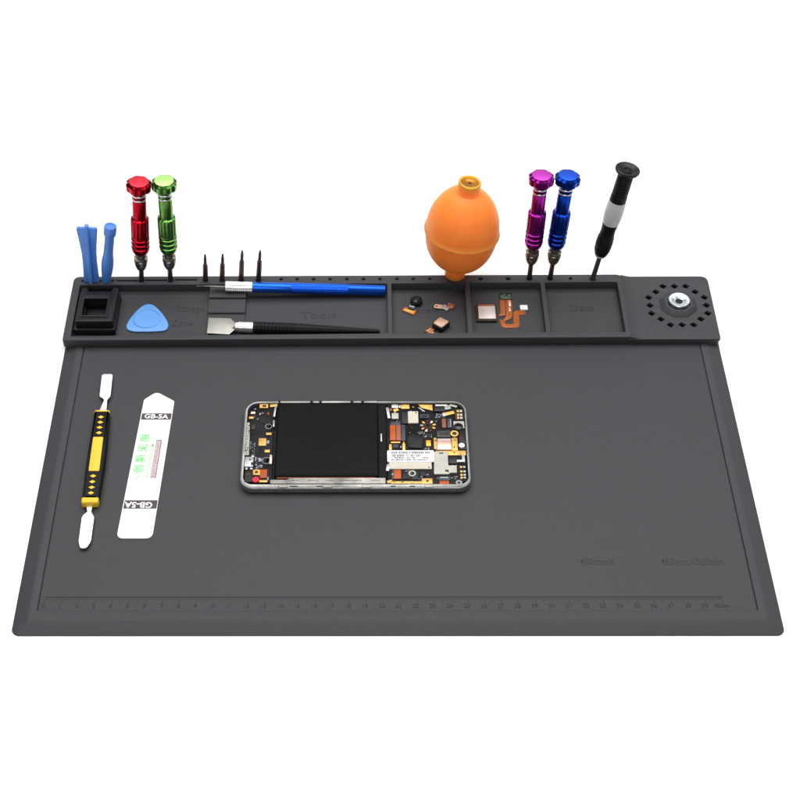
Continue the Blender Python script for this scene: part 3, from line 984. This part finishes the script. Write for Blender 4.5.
text(bm, 'INNOVATION UNLIMITED', 3.1, (69.0, 134.0, z1), rz=PI / 2 - 0.04, depth=0.03, fat=0.06, sx=1.0)
obj('small_lettering', bm, 'print_green2', cb)
bm = NB()
t = NB()
box(t, (0, 0), (3.2, 31.0, 0.03), 0, z0=0)
t.transform(Matrix.Translation((72.8, 133.2, z1)) @ Matrix.Rotation(-0.033, 4, 'Z'))
merge(bm, t)
bar = obj('narrow_panel', bm, 'print_pink', cb)
bm = NB()
for (x, y, w, h) in ((1.45, 0, 0.45, 31.4), (-1.6, 0, 0.2, 31.4), (0, 15.6, 3.3, 0.5), (0, -15.6, 3.3, 0.5)):
    box(bm, (x, y), (w, h, 0.02), 0, z0=0.03)
for k in range(22):
    box(bm, (-0.2 + random.uniform(-.3, .3), -14 + k * 1.3), (1.6 * random.uniform(.5, 1), 0.3, 0.02), 0, z0=0.03)
bm.transform(Matrix.Translation((72.8, 133.2, z1)) @ Matrix.Rotation(-0.033, 4, 'Z'))
obj('panel_lines', bm, 'print_dark', cb)
bm = NB()
for k in range(16):
    if random.random() < 0.8:
        box(bm, (card_x(0.2 + 0.045 * k, 100.6), 100.6), (0.7 * random.uniform(.5, 1), 0.5, 0.02), 0, z0=z1)
obj('fine_print', bm, 'print_grey', cb)

# ------------------------------------------------------------------ the opened smartphone
zp = 2.75
PH = thing('opened_smartphone', 'opened smartphone with back removed, showing black battery and circuit boards', 'smartphone', (200.5, 141.5, zp))
bm = NB()
oR = rrect(127.6, 104.6, 273.2, 179.0, (9.5, 9.5, 8.5, 8.5), 10)
iR = rrect(129.7, 107.3, 271.4, 177.4, (7.5, 7.5, 6, 6), 8)
plate(bm, [oR, iR], zp + 0.6, zp + 5.6, 1.1, 4)
obj('side_frame', bm, 'frame_metal', PH, sharp=50)
bm = NB()
plate(bm, [rrect(129.4, 106.2, 271.6, 177.6, 8.5, 8)], zp, zp + 1.5, 0.6, 3)
obj('screen_underside', bm, 'black_plastic', PH)
bm = NB()
plate(bm, [rrect(129.9, 107.6, 271.6, 177.6, 8, 8)], zp + 1.4, zp + 3.4, 0.2, 1)
mid = obj('mid_plate', bm, 'midplate', PH)
zb = zp + 3.4
# pale inner rim, in pieces
bm = NB()
rim_o = rrect(128.7, 105.6, 272.3, 178.2, (8.4, 8.4, 7.8, 7.8), 10)
rim_i = rrect(129.8, 107.6, 271.5, 177.4, (7.4, 7.4, 6.2, 6.2), 8)
plate(bm, [rim_o, rim_i], zp + 5.3, zp + 6.0, 0.25, 2)
rim = obj('inner_rim', bm, 'rail', PH)
for x0, x1 in ((151, 170.5), (172.5, 176), (178.5, 197), (199, 204), (206, 214.5)):
    bm = NB()
    box(bm, ((x0 + x1) / 2, 177.5), (x1 - x0, 1.5, 0.8), 0.25, z0=zp + 5.7)
    obj('clip_strip', bm, 'rail', rim)
for x in (150.4, 171.5, 177.3, 198.0, 205.0):
    bm = NB()
    box(bm, (x, 177.9), (1.4, 1.8, 0.5), 0.1, z0=zp + 5.75)
    obj('rim_notch', bm, 'tape', rim)
for x, w in ((155, 6), (183, 6.4), (207.5, 6.0), (246.5, 6.0)):
    bm = NB()
    plate(bm, [rrect(x - w / 2, 104.8, x + w / 2, 107.4, 1.0, 4)], zp + 5.2, zp + 6.4, 0.35, 2)
    obj('snap_clip', bm, 'rail', rim)
for x, w in ((162, 5), (178, 4), (224, 3), (236, 3.5)):
    bm = NB()
    box(bm, (x, 105.9), (w, 0.5, 0.3), 0.05, z0=zp + 5.85)
    obj('rim_slot', bm, 'chip_grey', rim)
bm = NB()
plate(bm, [round_poly([(129.8, 132.0), (132.6, 132.0), (132.2, 150.0), (131.6, 160.0), (130.0, 160.0)], 0.5)], zb + 1.2, zp + 5.9, 0.25, 2)
sr = obj('speckled_rail', bm, 'rail', PH)
for k in range(11):
    bm = NB()
    box(bm, (130.9 + random.uniform(-.7, .8), 133.5 + k * 2.4 + random.uniform(-.5, .5)), (random.uniform(.5, 1.3), random.uniform(.4, 1.0), 0.06), 0.0, random.uniform(0, 1), z0=zp + 5.88)
    obj('rail_pit', bm, 'brown' if k % 2 else 'chip_grey', sr)
bm = NB()
plate(bm, [round_poly([(147.0, 108.1), (219.4, 108.0), (219.4, 112.6), (158.6, 112.6), (157.6, 111.2), (147.0, 111.2)][::1], 0.6)], zb, zp + 6.2, 0.25, 2)
lr = obj('lower_rail', bm, 'rail', PH)
for x, w in ((162.5, 5.2), (174.0, 7.0), (184, 5), (197.5, 13.5), (213.0, 6.0)):
    n = int(w / 0.9)
    for k in range(n):
        if (x, w) == (184, 5) and k % 3:
            continue
    bm = NB()
    for k in range(n):
        box(bm, (x - w / 2 + (k + 0.5) * w / n, 110.4), (0.55, 1.0 * random.uniform(.6, 1), 0.04), 0, z0=zp + 6.19)
    obj('rail_marking', bm, 'chip_grey', lr)
# battery
bm = NB()
t = NB()
plate(t, [rrect(149.2, 113.4, 215.2, 176.2, 1.2, 4)], zb - 0.2, zp + 6.9, 1.5, 5)
merge(bm, t)
bt = obj('battery', bm, 'battery', PH, sharp=60)
bm = NB()
plate(bm, [rrect(215.0, 112.8, 220.3, 176.0, 0.8, 3)], zb, zp + 5.4, 0.5, 3)
obj('battery_head', bm, 'tape', bt)
bm = NB()
box(bm, (217.0, 147.0), (0.8, 6.6, 0.06), 0, z0=zp + 5.4)
obj('battery_marking', bm, 'tin', bt)
bm = NB()
box(bm, (182, 112.9), (62, 0.5, 1.4), 0.1, z0=zp + 4.6)
obj('battery_edge_tape', bm, 'flex_red', bt)

# boards
bm = NB()
lb_o = round_poly([(131.0, 111.0), (147.6, 109.8), (147.8, 124.0), (145.2, 124.8), (143.4, 127.8), (145.2, 130.8), (147.2, 131.6), (147.2, 153.2),
                   (145.4, 154.0), (143.6, 156.8), (145.4, 159.6), (147.2, 160.4), (147.2, 176.4), (138.0, 176.6), (131.0, 170.0)], 0.9, 4)
plate(bm, [lb_o], zb + 0.1, zp + 5.0, 0.15, 1)
sub = obj('charging_board', bm, 'pcb', PH)
bm = NB()
mb_o = round_poly([(220.8, 107.8), (262.0, 107.8), (263.0, 104.9 + 4), (270.3, 111.0), (270.6, 168.0), (266.0, 176.4), (244.0, 176.9), (241.8, 175.0), (238.0, 176.6), (221.4, 176.4)], 0.9, 4)
plate(bm, [mb_o], zb + 0.1, zp + 5.0, 0.15, 1)
main = obj('main_board', bm, 'pcb', PH)
ZT = zp + 5.0


def part(board, name, cx, cy, w, h, z, m, bev=0.15, rz=0.0, lift=0.0):
    bm = NB()
    box(bm, (cx, cy), (w, h, z), bev, rz, z0=ZT + lift)
    return obj(name, bm, m, board)


def ring(board, name, cx, cy, ro, ri, z, m):
    bm = NB()
    plate(bm, [circ(cx, cy, ro, 28), circ(cx, cy, ri, 20)], ZT, ZT + z, min(0.12, z * .4), 2)
    return obj(name, bm, m, board)


# charging board
part(sub, 'gold_pad', 140.6, 143.7, 4.8, 6.3, 0.12, 'gold', 0.03)
part(sub, 'gold_pad', 144.4, 150.6, 3.5, 1.9, 0.3, 'gold', 0.05)
part(sub, 'gold_pad', 144.0, 135.8, 3.2, 2.1, 0.3, 'gold', 0.05)
part(sub, 'spring_contact', 140.2, 174.4, 5.6, 3.4, 1.0, 'gold', 0.2)
part(sub, 'spring_contact', 140.6, 174.2, 2.4, 1.6, 0.3, 'brown', 0.05, lift=1.0)
part(sub, 'gold_strip', 146.6, 175.0, 4.8, 2.2, 0.8, 'gold', 0.15, 0.12)
part(sub, 'contact', 133.4, 168.7, 2.9, 1.9, 0.8, 'copper', 0.15)
part(sub, 'contact', 132.4, 164.2, 3.0, 1.8, 0.9, 'gold', 0.15)
part(sub, 'contact', 134.6, 165.6, 1.4, 3.4, 0.5, 'brown', 0.1)
part(sub, 'resistor', 143.3, 168.1, 1.3, 2.0, 0.5, 'flex_bright', 0.1)
part(sub, 'chip', 134.2, 156.4, 2.4, 4.4, 0.6, 'brown', 0.1)
part(sub, 'clip', 147.7, 169.6, 1.2, 9.6, 1.2, 'tin', 0.2, -0.08)
part(sub, 'clip', 147.3, 158.8, 1.2, 5.6, 1.2, 'tin', 0.2)
part(sub, 'clip', 146.6, 128.2, 1.6, 7.4, 1.1, 'copper', 0.2)
ring(sub, 'board_notch_ring', 144.0, 156.9, 2.2, 1.8, 0.4, 'tin')
ring(sub, 'board_notch_ring', 143.8, 127.8, 2.8, 2.4, 0.3, 'silk')
u = part(sub, 'charging_port', 132.9, 125.8, 5.6, 8.2, 1.6, 'tin', 0.3)
part(u, 'port_slot', 133.6, 127.4, 1.2, 1.0, 0.1, 'chip', 0.02, lift=1.56)
part(u, 'port_slot', 135.0, 124.0, 1.3, 2.4, 0.1, 'chip', 0.02, lift=1.56)
part(u, 'port_foot', 131.6, 120.8, 1.6, 1.8, 0.8, 'tin', 0.2)
part(u, 'port_foot', 134.6, 120.8, 1.8, 1.6, 0.8, 'tin', 0.2)
part(u, 'port_foot', 135.0, 131.0, 2.0, 1.8, 0.9, 'tin', 0.4)
v = part(sub, 'vibration_motor', 133.2, 113.9, 5.0, 9.4, 1.4, 'chip', 0.3)
part(v, 'motor_window', 132.8, 116.0, 3.0, 3.2, 0.1, 'brown', 0.03, lift=1.37)
ring(sub, 'screw_ring', 138.0, 118.0, 2.4, 1.0, 0.5, 'gold')
part(sub, 'gold_pad', 138.0, 118.0, 4.6, 4.4, 0.2, 'gold', 0.05)
bm = NB(); lathe(bm, [(1.0, ZT + 0.3), (1.0, ZT + 0.42)], 20, (138.0, 118.0, 0)); obj('screw_hole', bm, 'brown', sub)
part(sub, 'flex_connector', 142.6, 116.4, 4.4, 7.0, 0.9, 'flex_bright', 0.2)
bm = NB(); lathe(bm, [(2.25, ZT + 0.4), (2.3, ZT + 0.9), (2.1, ZT + 1.1), (0.8, ZT + 1.1)], 32, (137.8, 111.5, 0)); obj('red_moisture_dot', bm, 'red_dot', sub)
part(sub, 'gold_strip', 142.6, 110.5, 5.2, 1.8, 0.6, 'gold', 0.1)
part(sub, 'screw', 147.0, 110.2, 1.2, 1.2, 0.5, 'chip', 0.2)
# silkscreen markings
bm = NB()
for k in range(14):
    for c, x in enumerate((133.2, 134.6, 135.7)):
        if random.random() < 0.66 and not (c == 0 and k > 8):
            box(bm, (x, 145.6 - k * 0.95), (0.8 * random.uniform(.5, 1), 0.45, 0.03), 0, z0=ZT)
for k in range(22):
    box(bm, (random.uniform(137.2, 141.5), random.uniform(121.5, 130.5)), (random.choice((0.3, 1.0)), random.choice((0.3, 1.0)), 0.03), 0, z0=ZT)
obj('silkscreen', bm, 'silk', sub)
for (x, y, w, h) in ((138.0, 167.8, 1.2, 1.6), (139.6, 168.6, 1.0, 0.8), (136.6, 163.4, 0.9, 0.9), (134.6, 172.2, 1.0, 0.9), (144.2, 143.4, 1.4, 2.8),
                     (137.0, 129.0, 0.8, 3.4), (139.6, 128.4, 1.6, 3.0), (140.6, 123.4, 1.8, 1.4), (138.2, 122.0, 0.8, 1.6), (145.4, 112.8, 0.8, 2.6)):
    part(sub, 'capacitor', x, y, w, h, 0.4, 'silk', 0.08)

# main board
part(main, 'gold_strip', 233.0, 173.8, 5.4, 3.6, 0.8, 'gold', 0.15)
part(main, 'contact', 226.2, 174.2, 4.4, 3.0, 0.8, 'tin', 0.2)
part(main, 'contact', 229.4, 174.0, 1.2, 2.2, 0.8, 'copper', 0.15)
part(main, 'gold_pad', 226.8, 171.0, 3.4, 2.4, 0.7, 'gold', 0.15, 0.5)
part(main, 'contact', 223.4, 171.2, 1.6, 2.2, 0.7, 'flex_brown', 0.15, 0.3)
part(main, 'clip', 221.7, 168.0, 1.9, 9.6, 1.2, 'tin', 0.3, 0.12)
part(main, 'shield_can', 226.2, 165.4, 4.4, 4.9, 1.0, 'shield', 0.15)
part(main, 'chip', 232.6, 163.7, 4.0, 9.6, 0.9, 'chip_grey', 0.15)
s_ = part(main, 'shield_can', 237.9, 164.2, 6.7, 10.2, 1.1, 'beige', 0.15)
part(s_, 'pin_mark', 239.9, 168.0, 1.0, 1.0, 0.03, 'chip', 0.0, lift=1.09)
part(main, 'flex_connector', 224.5, 150.8, 3.7, 13.0, 1.0, 'flex_bright', 0.25)
part(main, 'flex_connector', 226.4, 150.8, 0.4, 12.6, 0.9, 'brown', 0.05)
part(main, 'flex_connector', 228.2, 150.8, 3.0, 13.0, 0.9, 'flex_red', 0.2)
part(main, 'connector', 231.3, 150.4, 2.6, 13.4, 1.0, 'slate', 0.2)
part(main, 'gold_strip', 226.2, 142.8, 6.0, 1.2, 0.7, 'gold', 0.15)
part(main, 'contact', 231.4, 138.9, 1.8, 6.2, 0.6, 'gold', 0.15)
part(main, 'contact', 222.8, 138.8, 1.7, 4.8, 0.6, 'gold', 0.15)
part(main, 'inductor', 226.2, 139.8, 3.2, 3.0, 0.6, 'slate', 0.2)
part(main, 'connector', 226.4, 159.2, 6.4, 3.2, 0.5, 'slate', 0.15)
bm = NB()
plate(bm, [round_poly([(234.2, 138.4), (243.0, 137.4), (243.8, 146.6), (240.6, 148.2), (236.2, 149.6), (233.8, 147.0)], 0.6)], ZT, ZT + 0.9, 0.15, 1)
obj('processor', bm, 'chip', main)
bm = NB()
plate(bm, [[(241.6, 175.6), (243.4, 172.8), (250.8, 170.2), (250.8, 175.4)][::-1]], ZT, ZT + 0.8, 0.12, 1)
obj('gold_strip', bm, 'gold', main)
part(main, 'clip', 243.6, 171.2, 5.6, 0.9, 0.9, 'tin', 0.2, -0.75)
part(main, 'headset_jack', 255.2, 171.2, 7.0, 4.4, 1.5, 'black_plastic', 0.3)
part(main, 'clip', 256.6, 174.8, 8.0, 1.6, 1.1, 'tin', 0.25)
part(main, 'clip', 260.6, 173.0, 4.2, 3.6, 1.0, 'rail', 0.25, 0.2)
part(main, 'clip', 264.6, 174.4, 5.0, 1.8, 1.0, 'rail', 0.3, -0.3)
part(main, 'gold_strip', 261.8, 168.0, 6.4, 2.6, 0.8, 'gold', 0.15, 0.3)
part(main, 'contact', 258.2, 167.0, 2.2, 3.2, 0.7, 'tin', 0.2, 0.3)
m_ = part(main, 'speaker_module', 268.0, 166.4, 5.8, 9.4, 1.1, 'brown', 0.2)
for y in (169.4, 166.0, 163.4):
    part(m_, 'contact', 267.2, y, 1.3, 1.8, 0.3, 'gold', 0.1, lift=1.08)
    part(m_, 'contact', 269.2, y, 1.5, 1.8, 0.3, 'tin', 0.1, lift=1.08)
part(main, 'connector', 245.4, 165.4, 6.0, 3.4, 0.8, 'slate', 0.2)
part(main, 'chip', 245.4, 165.0, 3.6, 1.6, 0.2, 'chip', 0.05, lift=0.8)
ring(main, 'ring_contact', 247.4, 157.1, 2.6, 1.5, 0.5, 'brown')
for k in range(9):
    a = 2 * PI * k / 9 + 0.25
    part(main, 'capacitor', 247.4 + 4.1 * math.cos(a), 157.1 + 4.1 * math.sin(a), 2.1, 1.4, 0.6, ('gold', 'copper', 'brown', 'gold', 'tin')[k % 5], 0.15, a)
part(main, 'flex_connector', 257.8, 159.2, 2.6, 7.8, 0.8, 'flex_red', 0.15)
part(main, 'connector', 261.2, 159.2, 2.6, 8.0, 0.8, 'slate', 0.15)
for k in range(6):
    part(main, 'connector_pin', 262.1, 156.4 + k * 1.1, 0.8, 0.45, 0.1, 'tin', 0.02, lift=0.79)
b_ = part(main, 'camera_bracket', 267.4, 157.8, 7.0, 6.2, 0.8, 'shield', 0.3)
bm = NB()
plate(bm, [circ(267.0, 155.6, 3.1, 32), circ(267.0, 155.6, 2.1, 32)], ZT + 0.7, ZT + 1.6, 0.2, 2)
obj('lens_ring', bm, 'black_plastic', b_)
bm = NB()
lathe(bm, [(2.12, ZT + 0.8), (2.12, ZT + 1.0), (0.8, ZT + 1.25)], 24, (267.0, 155.6, 0))
obj('lens', bm, 'glass', b_)
ring(main, 'screw_ring', 264.2, 150.2, 2.6, 1.45, 0.8, 'gold')
bm = NB(); lathe(bm, [(1.5, ZT + 0.1), (1.3, ZT + 0.4), (0.5, ZT + 0.5)], 20, (264.2, 150.2, 0)); obj('screw', bm, 'brown', main)
c_ = part(main, 'connector', 257.2, 149.7, 8.6, 5.6, 0.9, 'slate', 0.2)
part(c_, 'connector_core', 257.6, 149.6, 5.8, 2.2, 0.2, 'brown', 0.05, lift=0.88)
part(main, 'gold_strip', 251.6, 141.8, 1.9, 9.6, 0.6, 'gold', 0.1)
part(main, 'copper_foil', 257.3, 140.2, 9.0, 7.0, 0.5, 'copper', 0.1)
part(main, 'foil_edge', 257.4, 144.9, 8.6, 2.2, 0.55, 'print_pink', 0.1)
part(main, 'gold_strip', 264.0, 141.2, 3.7, 10.6, 0.6, 'gold', 0.1)
part(main, 'gold_strip', 261.2, 133.7, 19.2, 3.9, 0.65, 'gold', 0.1)
k_ = part(main, 'sensor_block', 269.0, 144.4, 4.4, 16.6, 1.2, 'black_plastic', 0.25)
part(k_, 'sensor_window', 268.6, 146.4, 2.2, 3.0, 0.05, 'brown', 0.01, lift=1.18)
bm = NB()
lathe(bm, [(1.95, ZT + 1.1), (1.9, ZT + 1.5), (1.2, ZT + 1.75), (0.3, ZT + 1.8)], 32, (268.4, 139.4, 0))
obj('white_lens', bm, 'print_white', k_)
l_ = part(main, 'amber_component', 247.2, 142.0, 3.1, 4.9, 0.6, 'led', 0.15)
part(l_, 'amber_core', 247.4, 140.9, 2.2, 2.0, 0.1, 'led_core', 0.03, lift=0.58)
bm = NB()
plate(bm, [round_poly([(249.9, 115.6), (259.2, 115.6), (260.2, 116.8), (264.4, 116.8), (264.4, 122.8), (259.2, 122.8), (259.2, 134.2), (250.4, 134.2)], 0.5)], ZT, ZT + 1.3, 0.2, 2)
sh = obj('shield_can', bm, 'shield', main)
part(sh, 'shield_mark', 255.0, 132.8, 2.8, 1.0, 0.03, 'chip_grey', 0, lift=1.29)
part(sh, 'shield_mark', 257.8, 118.2, 1.6, 1.6, 0.03, 'chip_grey', 0, lift=1.29)
part(sh, 'shield_mark', 258.9, 117.9, 0.6, 2.2, 0.03, 'chip', 0, lift=1.29)
part(main, 'camera_socket', 262.6, 127.6, 6.0, 6.6, 1.2, 'black_plastic', 0.2)
bm = NB()
plate(bm, [[(264.6, 125.6), (269.9, 125.6), (269.9, 131.2), (268.0, 131.2), (268.0, 127.4), (264.6, 127.4)]], ZT, ZT + 1.4, 0.2, 1)
obj('clip', bm, 'tin', main)
for y in (122.1, 118.4, 115.6, 113.3):
    part(main, 'contact', 267.2, y, 1.5, 1.6, 0.5, 'gold', 0.1)
    part(main, 'contact', 269.2, y, 1.5, 1.5, 0.6, 'tin', 0.1)
g_ = part(main, 'gold_strip', 245.4, 110.4, 6.8, 4.4, 0.6, 'gold', 0.15)
bm = NB(); lathe(bm, [(0.85, ZT + 0.5), (0.85, ZT + 0.62)], 20, (245.6, 110.4, 0)); obj('screw_hole', bm, 'brown', g_)
part(main, 'connector', 256.2, 112.6, 7.4, 3.2, 0.8, 'slate', 0.2)
part(main, 'connector', 256.2, 113.0, 5.0, 0.7, 0.3, 'tin', 0.1, lift=0.7)
part(main, 'flex_connector', 256.1, 108.7, 6.2, 3.4, 0.8, 'flex_bright', 0.3)
part(main, 'flex_connector', 256.1, 110.7, 6.4, 0.7, 0.7, 'brown', 0.1)
ring(main, 'screw_ring', 265.3, 108.9, 2.1, 0.9, 0.9, 'rail')
bm = NB(); lathe(bm, [(0.95, ZT + 0.5), (0.95, ZT + 0.7)], 20, (265.3, 108.9, 0)); obj('screw', bm, 'brown', main)
part(main, 'shield_can', 235.2, 124.4, 27.0, 8.6, 1.0, 'beige', 0.2)
part(main, 'pin_mark', 247.0, 121.2, 0.9, 0.9, 0.03, 'chip_grey', 0, lift=1.0)
bm = NB()
plate(bm, [rrect(220.6, 125.6, 250.4, 135.4, 0.9, 4)], ZT + 1.02, ZT + 1.22, 0.06, 1)
lab = obj('barcode_label', bm, 'label_paper', main)
bm = NB()
zl = ZT + 1.225
for k in range(30):
    x = 223.4 + k * 0.83
    if random.random() < 0.85:
        box(bm, (x, 133.4), (0.62 * random.uniform(.6, 1.15), 1.5, 0.02), 0, z0=zl)
for k in range(44):
    x = 223.4 + k * 0.44
    if random.random() < 0.72:
        box(bm, (x, 131.0), (0.32 * random.uniform(.6, 1.2), 2.3, 0.02), 0, z0=zl)
for row, y in enumerate((129.0, 127.3)):
    for k in range(34):
        x = 223.4 + k * 0.72
        if random.random() < 0.8 and not (row == 0 and 20 < k < 28):
            box(bm, (x, y), (0.54, 1.2 * random.uniform(.6, 1.05), 0.02), 0, z0=zl)
obj('label_printing', bm, 'label_ink', lab)
part(main, 'clip', 221.0, 121.4, 2.2, 5.8, 1.0, 'tin', 0.4, -0.15)
part(main, 'connector', 224.2, 116.0, 1.6, 8.6, 0.8, 'slate', 0.2)
part(main, 'flex_connector', 227.0, 115.9, 4.5, 7.4, 0.8, 'flex_bright', 0.3)
part(main, 'solder_pad', 223.8, 115.8, 0.9, 0.9, 0.3, 'tin', 0.1, lift=0.7)
part(main, 'chip', 232.4, 115.2, 4.6, 6.0, 0.6, 'chip', 0.1)
part(main, 'chip', 238.4, 114.8, 3.2, 6.4, 0.7, 'chip_grey', 0.1)
part(main, 'chip', 243.0, 116.8, 3.8, 4.6, 0.7, 'chip', 0.1)
part(main, 'gold_strip', 232.4, 109.4, 19.4, 1.9, 0.5, 'gold', 0.1)
part(main, 'gold_strip', 222.0, 110.2, 3.4, 2.2, 0.5, 'gold', 0.15, 0.3)
ring(main, 'coil', 236.2, 116.6, 2.4, 1.5, 0.8, 'shield')
bm = NB()
for (x0, x1, y0, y1, n) in ((252.5, 258.5, 164.5, 168.5, 26), (240.8, 245.0, 150.2, 152.6, 14), (231, 238, 118.2, 120.4, 12), (243.5, 247.5, 137, 138.6, 8), (260, 264.5, 112.2, 114.6, 12),
                            (244.2, 249.8, 147.6, 150.4, 12), (233.6, 246.5, 112.0, 119.0, 26)):
    for k in range(n):
        box(bm, (random.uniform(x0, x1), random.uniform(y0, y1)), (random.choice((0.25, 0.9)), random.choice((0.25, 0.8)), 0.03), 0, z0=ZT + 0.005)
obj('silkscreen', bm, 'silk', main)
for (x, y, w, h) in ((252.6, 133.4, 1.6, 0.8), (263.4, 133.9, 0.9, 1.6), (267.2, 132.6, 1.8, 0.7), (264.2, 144.6, 1.2, 0.6), (263.6, 138.4, 0.7, 1.4), (230.0, 109.5, 1.4, 0.6),
                     (236.5, 109.2, 2.2, 0.5), (224.8, 109.7, 0.8, 0.9), (245.6, 173.8, 2.0, 0.6), (232.2, 174.6, 1.0, 0.7), (262.4, 168.4, 1.2, 0.7), (251.7, 144.0, 0.8, 1.2), (243.4, 111.2, 0.8, 1.2)):
    part(main, 'solder_bead', x, y, w, h, 0.2, random.choice(('brown', 'chip', 'tin', 'flex_brown')), 0.06, lift=0.55)
for k in range(96):
    x, y = random.uniform(223, 268), random.uniform(109, 175)
    if 221 < x < 251 and 120 < y < 136.5:
        continue
    m_ = random.choice(('tin', 'silk', 'gold', 'brown', 'slate', 'silk', 'brown', 'slate', 'chip_grey', 'gold', 'silk'))
    w, h = random.choice(((0.6, 1.1), (1.1, 0.6), (0.7, 1.4), (0.5, 0.9)))
    part(main, 'capacitor', x, y, w, h, 0.45, m_, 0.08)

# ------------------------------------------------------------------ camera
cam = bpy.data.cameras.new('camera')
cam.sensor_width = 36.0
cam.lens = 1501.3655 / 800 * 36
cam.shift_x = 48.4438 / 800
cam.clip_start = 0.02
cam.clip_end = 50
co = bpy.data.objects.new('camera', cam)
COL.objects.link(co)
fw = Vector((-0.00817135, 0.68190752, -0.73139276))
rt = Vector((0.99996523, 0.00435557, -0.00711105))
up = Vector((0.00166345, 0.73142544, 0.6819194))
mw = Matrix((rt, up, -fw)).transposed().to_4x4()
mw.translation = Vector((205.8237, -494.4882, 731.6763)) * S
co.matrix_world = mw
scene.camera = co

# ------------------------------------------------------------------ light: studio softboxes over the white sheet, plus an added front fill
w = bpy.data.worlds.new('World')
scene.world = w
w.use_nodes = True
w.node_tree.nodes['Background'].inputs['Color'].default_value = (0.98, 0.99, 1.0, 1)
w.node_tree.nodes['Background'].inputs['Strength'].default_value = 0.08


def softbox(name, loc, target, sx, sy, power, color=(1, 1, 1)):
    l = bpy.data.lights.new(name, 'AREA')
    l.shape = 'RECTANGLE'
    l.size, l.size_y = sx, sy
    l.energy = power
    l.color = color
    o = bpy.data.objects.new(name, l)
    COL.objects.link(o)
    o.location = loc
    d = Vector(target) - Vector(loc)
    o.rotation_euler = d.to_track_quat('-Z', 'Y').to_euler()
    return o


softbox('softbox_overhead', (0.20, 0.56, 1.35), (0.225, 0.32, 0), 1.8, 1.4, 34)
softbox('added_front_fill', (0.10, -1.10, 0.85), (0.225, 0.25, 0.03), 0.9, 0.5, 7)  # fill lamp added to brighten the blower bulb and blue tools
softbox('softbox_side', (1.25, 0.6, 0.8), (0.225, 0.2, 0), 0.6, 0.8, 3)

vs = scene.view_settings
vs.view_transform = 'Standard'
vs.look = 'None'
vs.exposure = 0
vs.gamma = 1
scene.render.film_transparent = False
scene.cycles.max_bounces = 8
scene.cycles.use_denoising = True
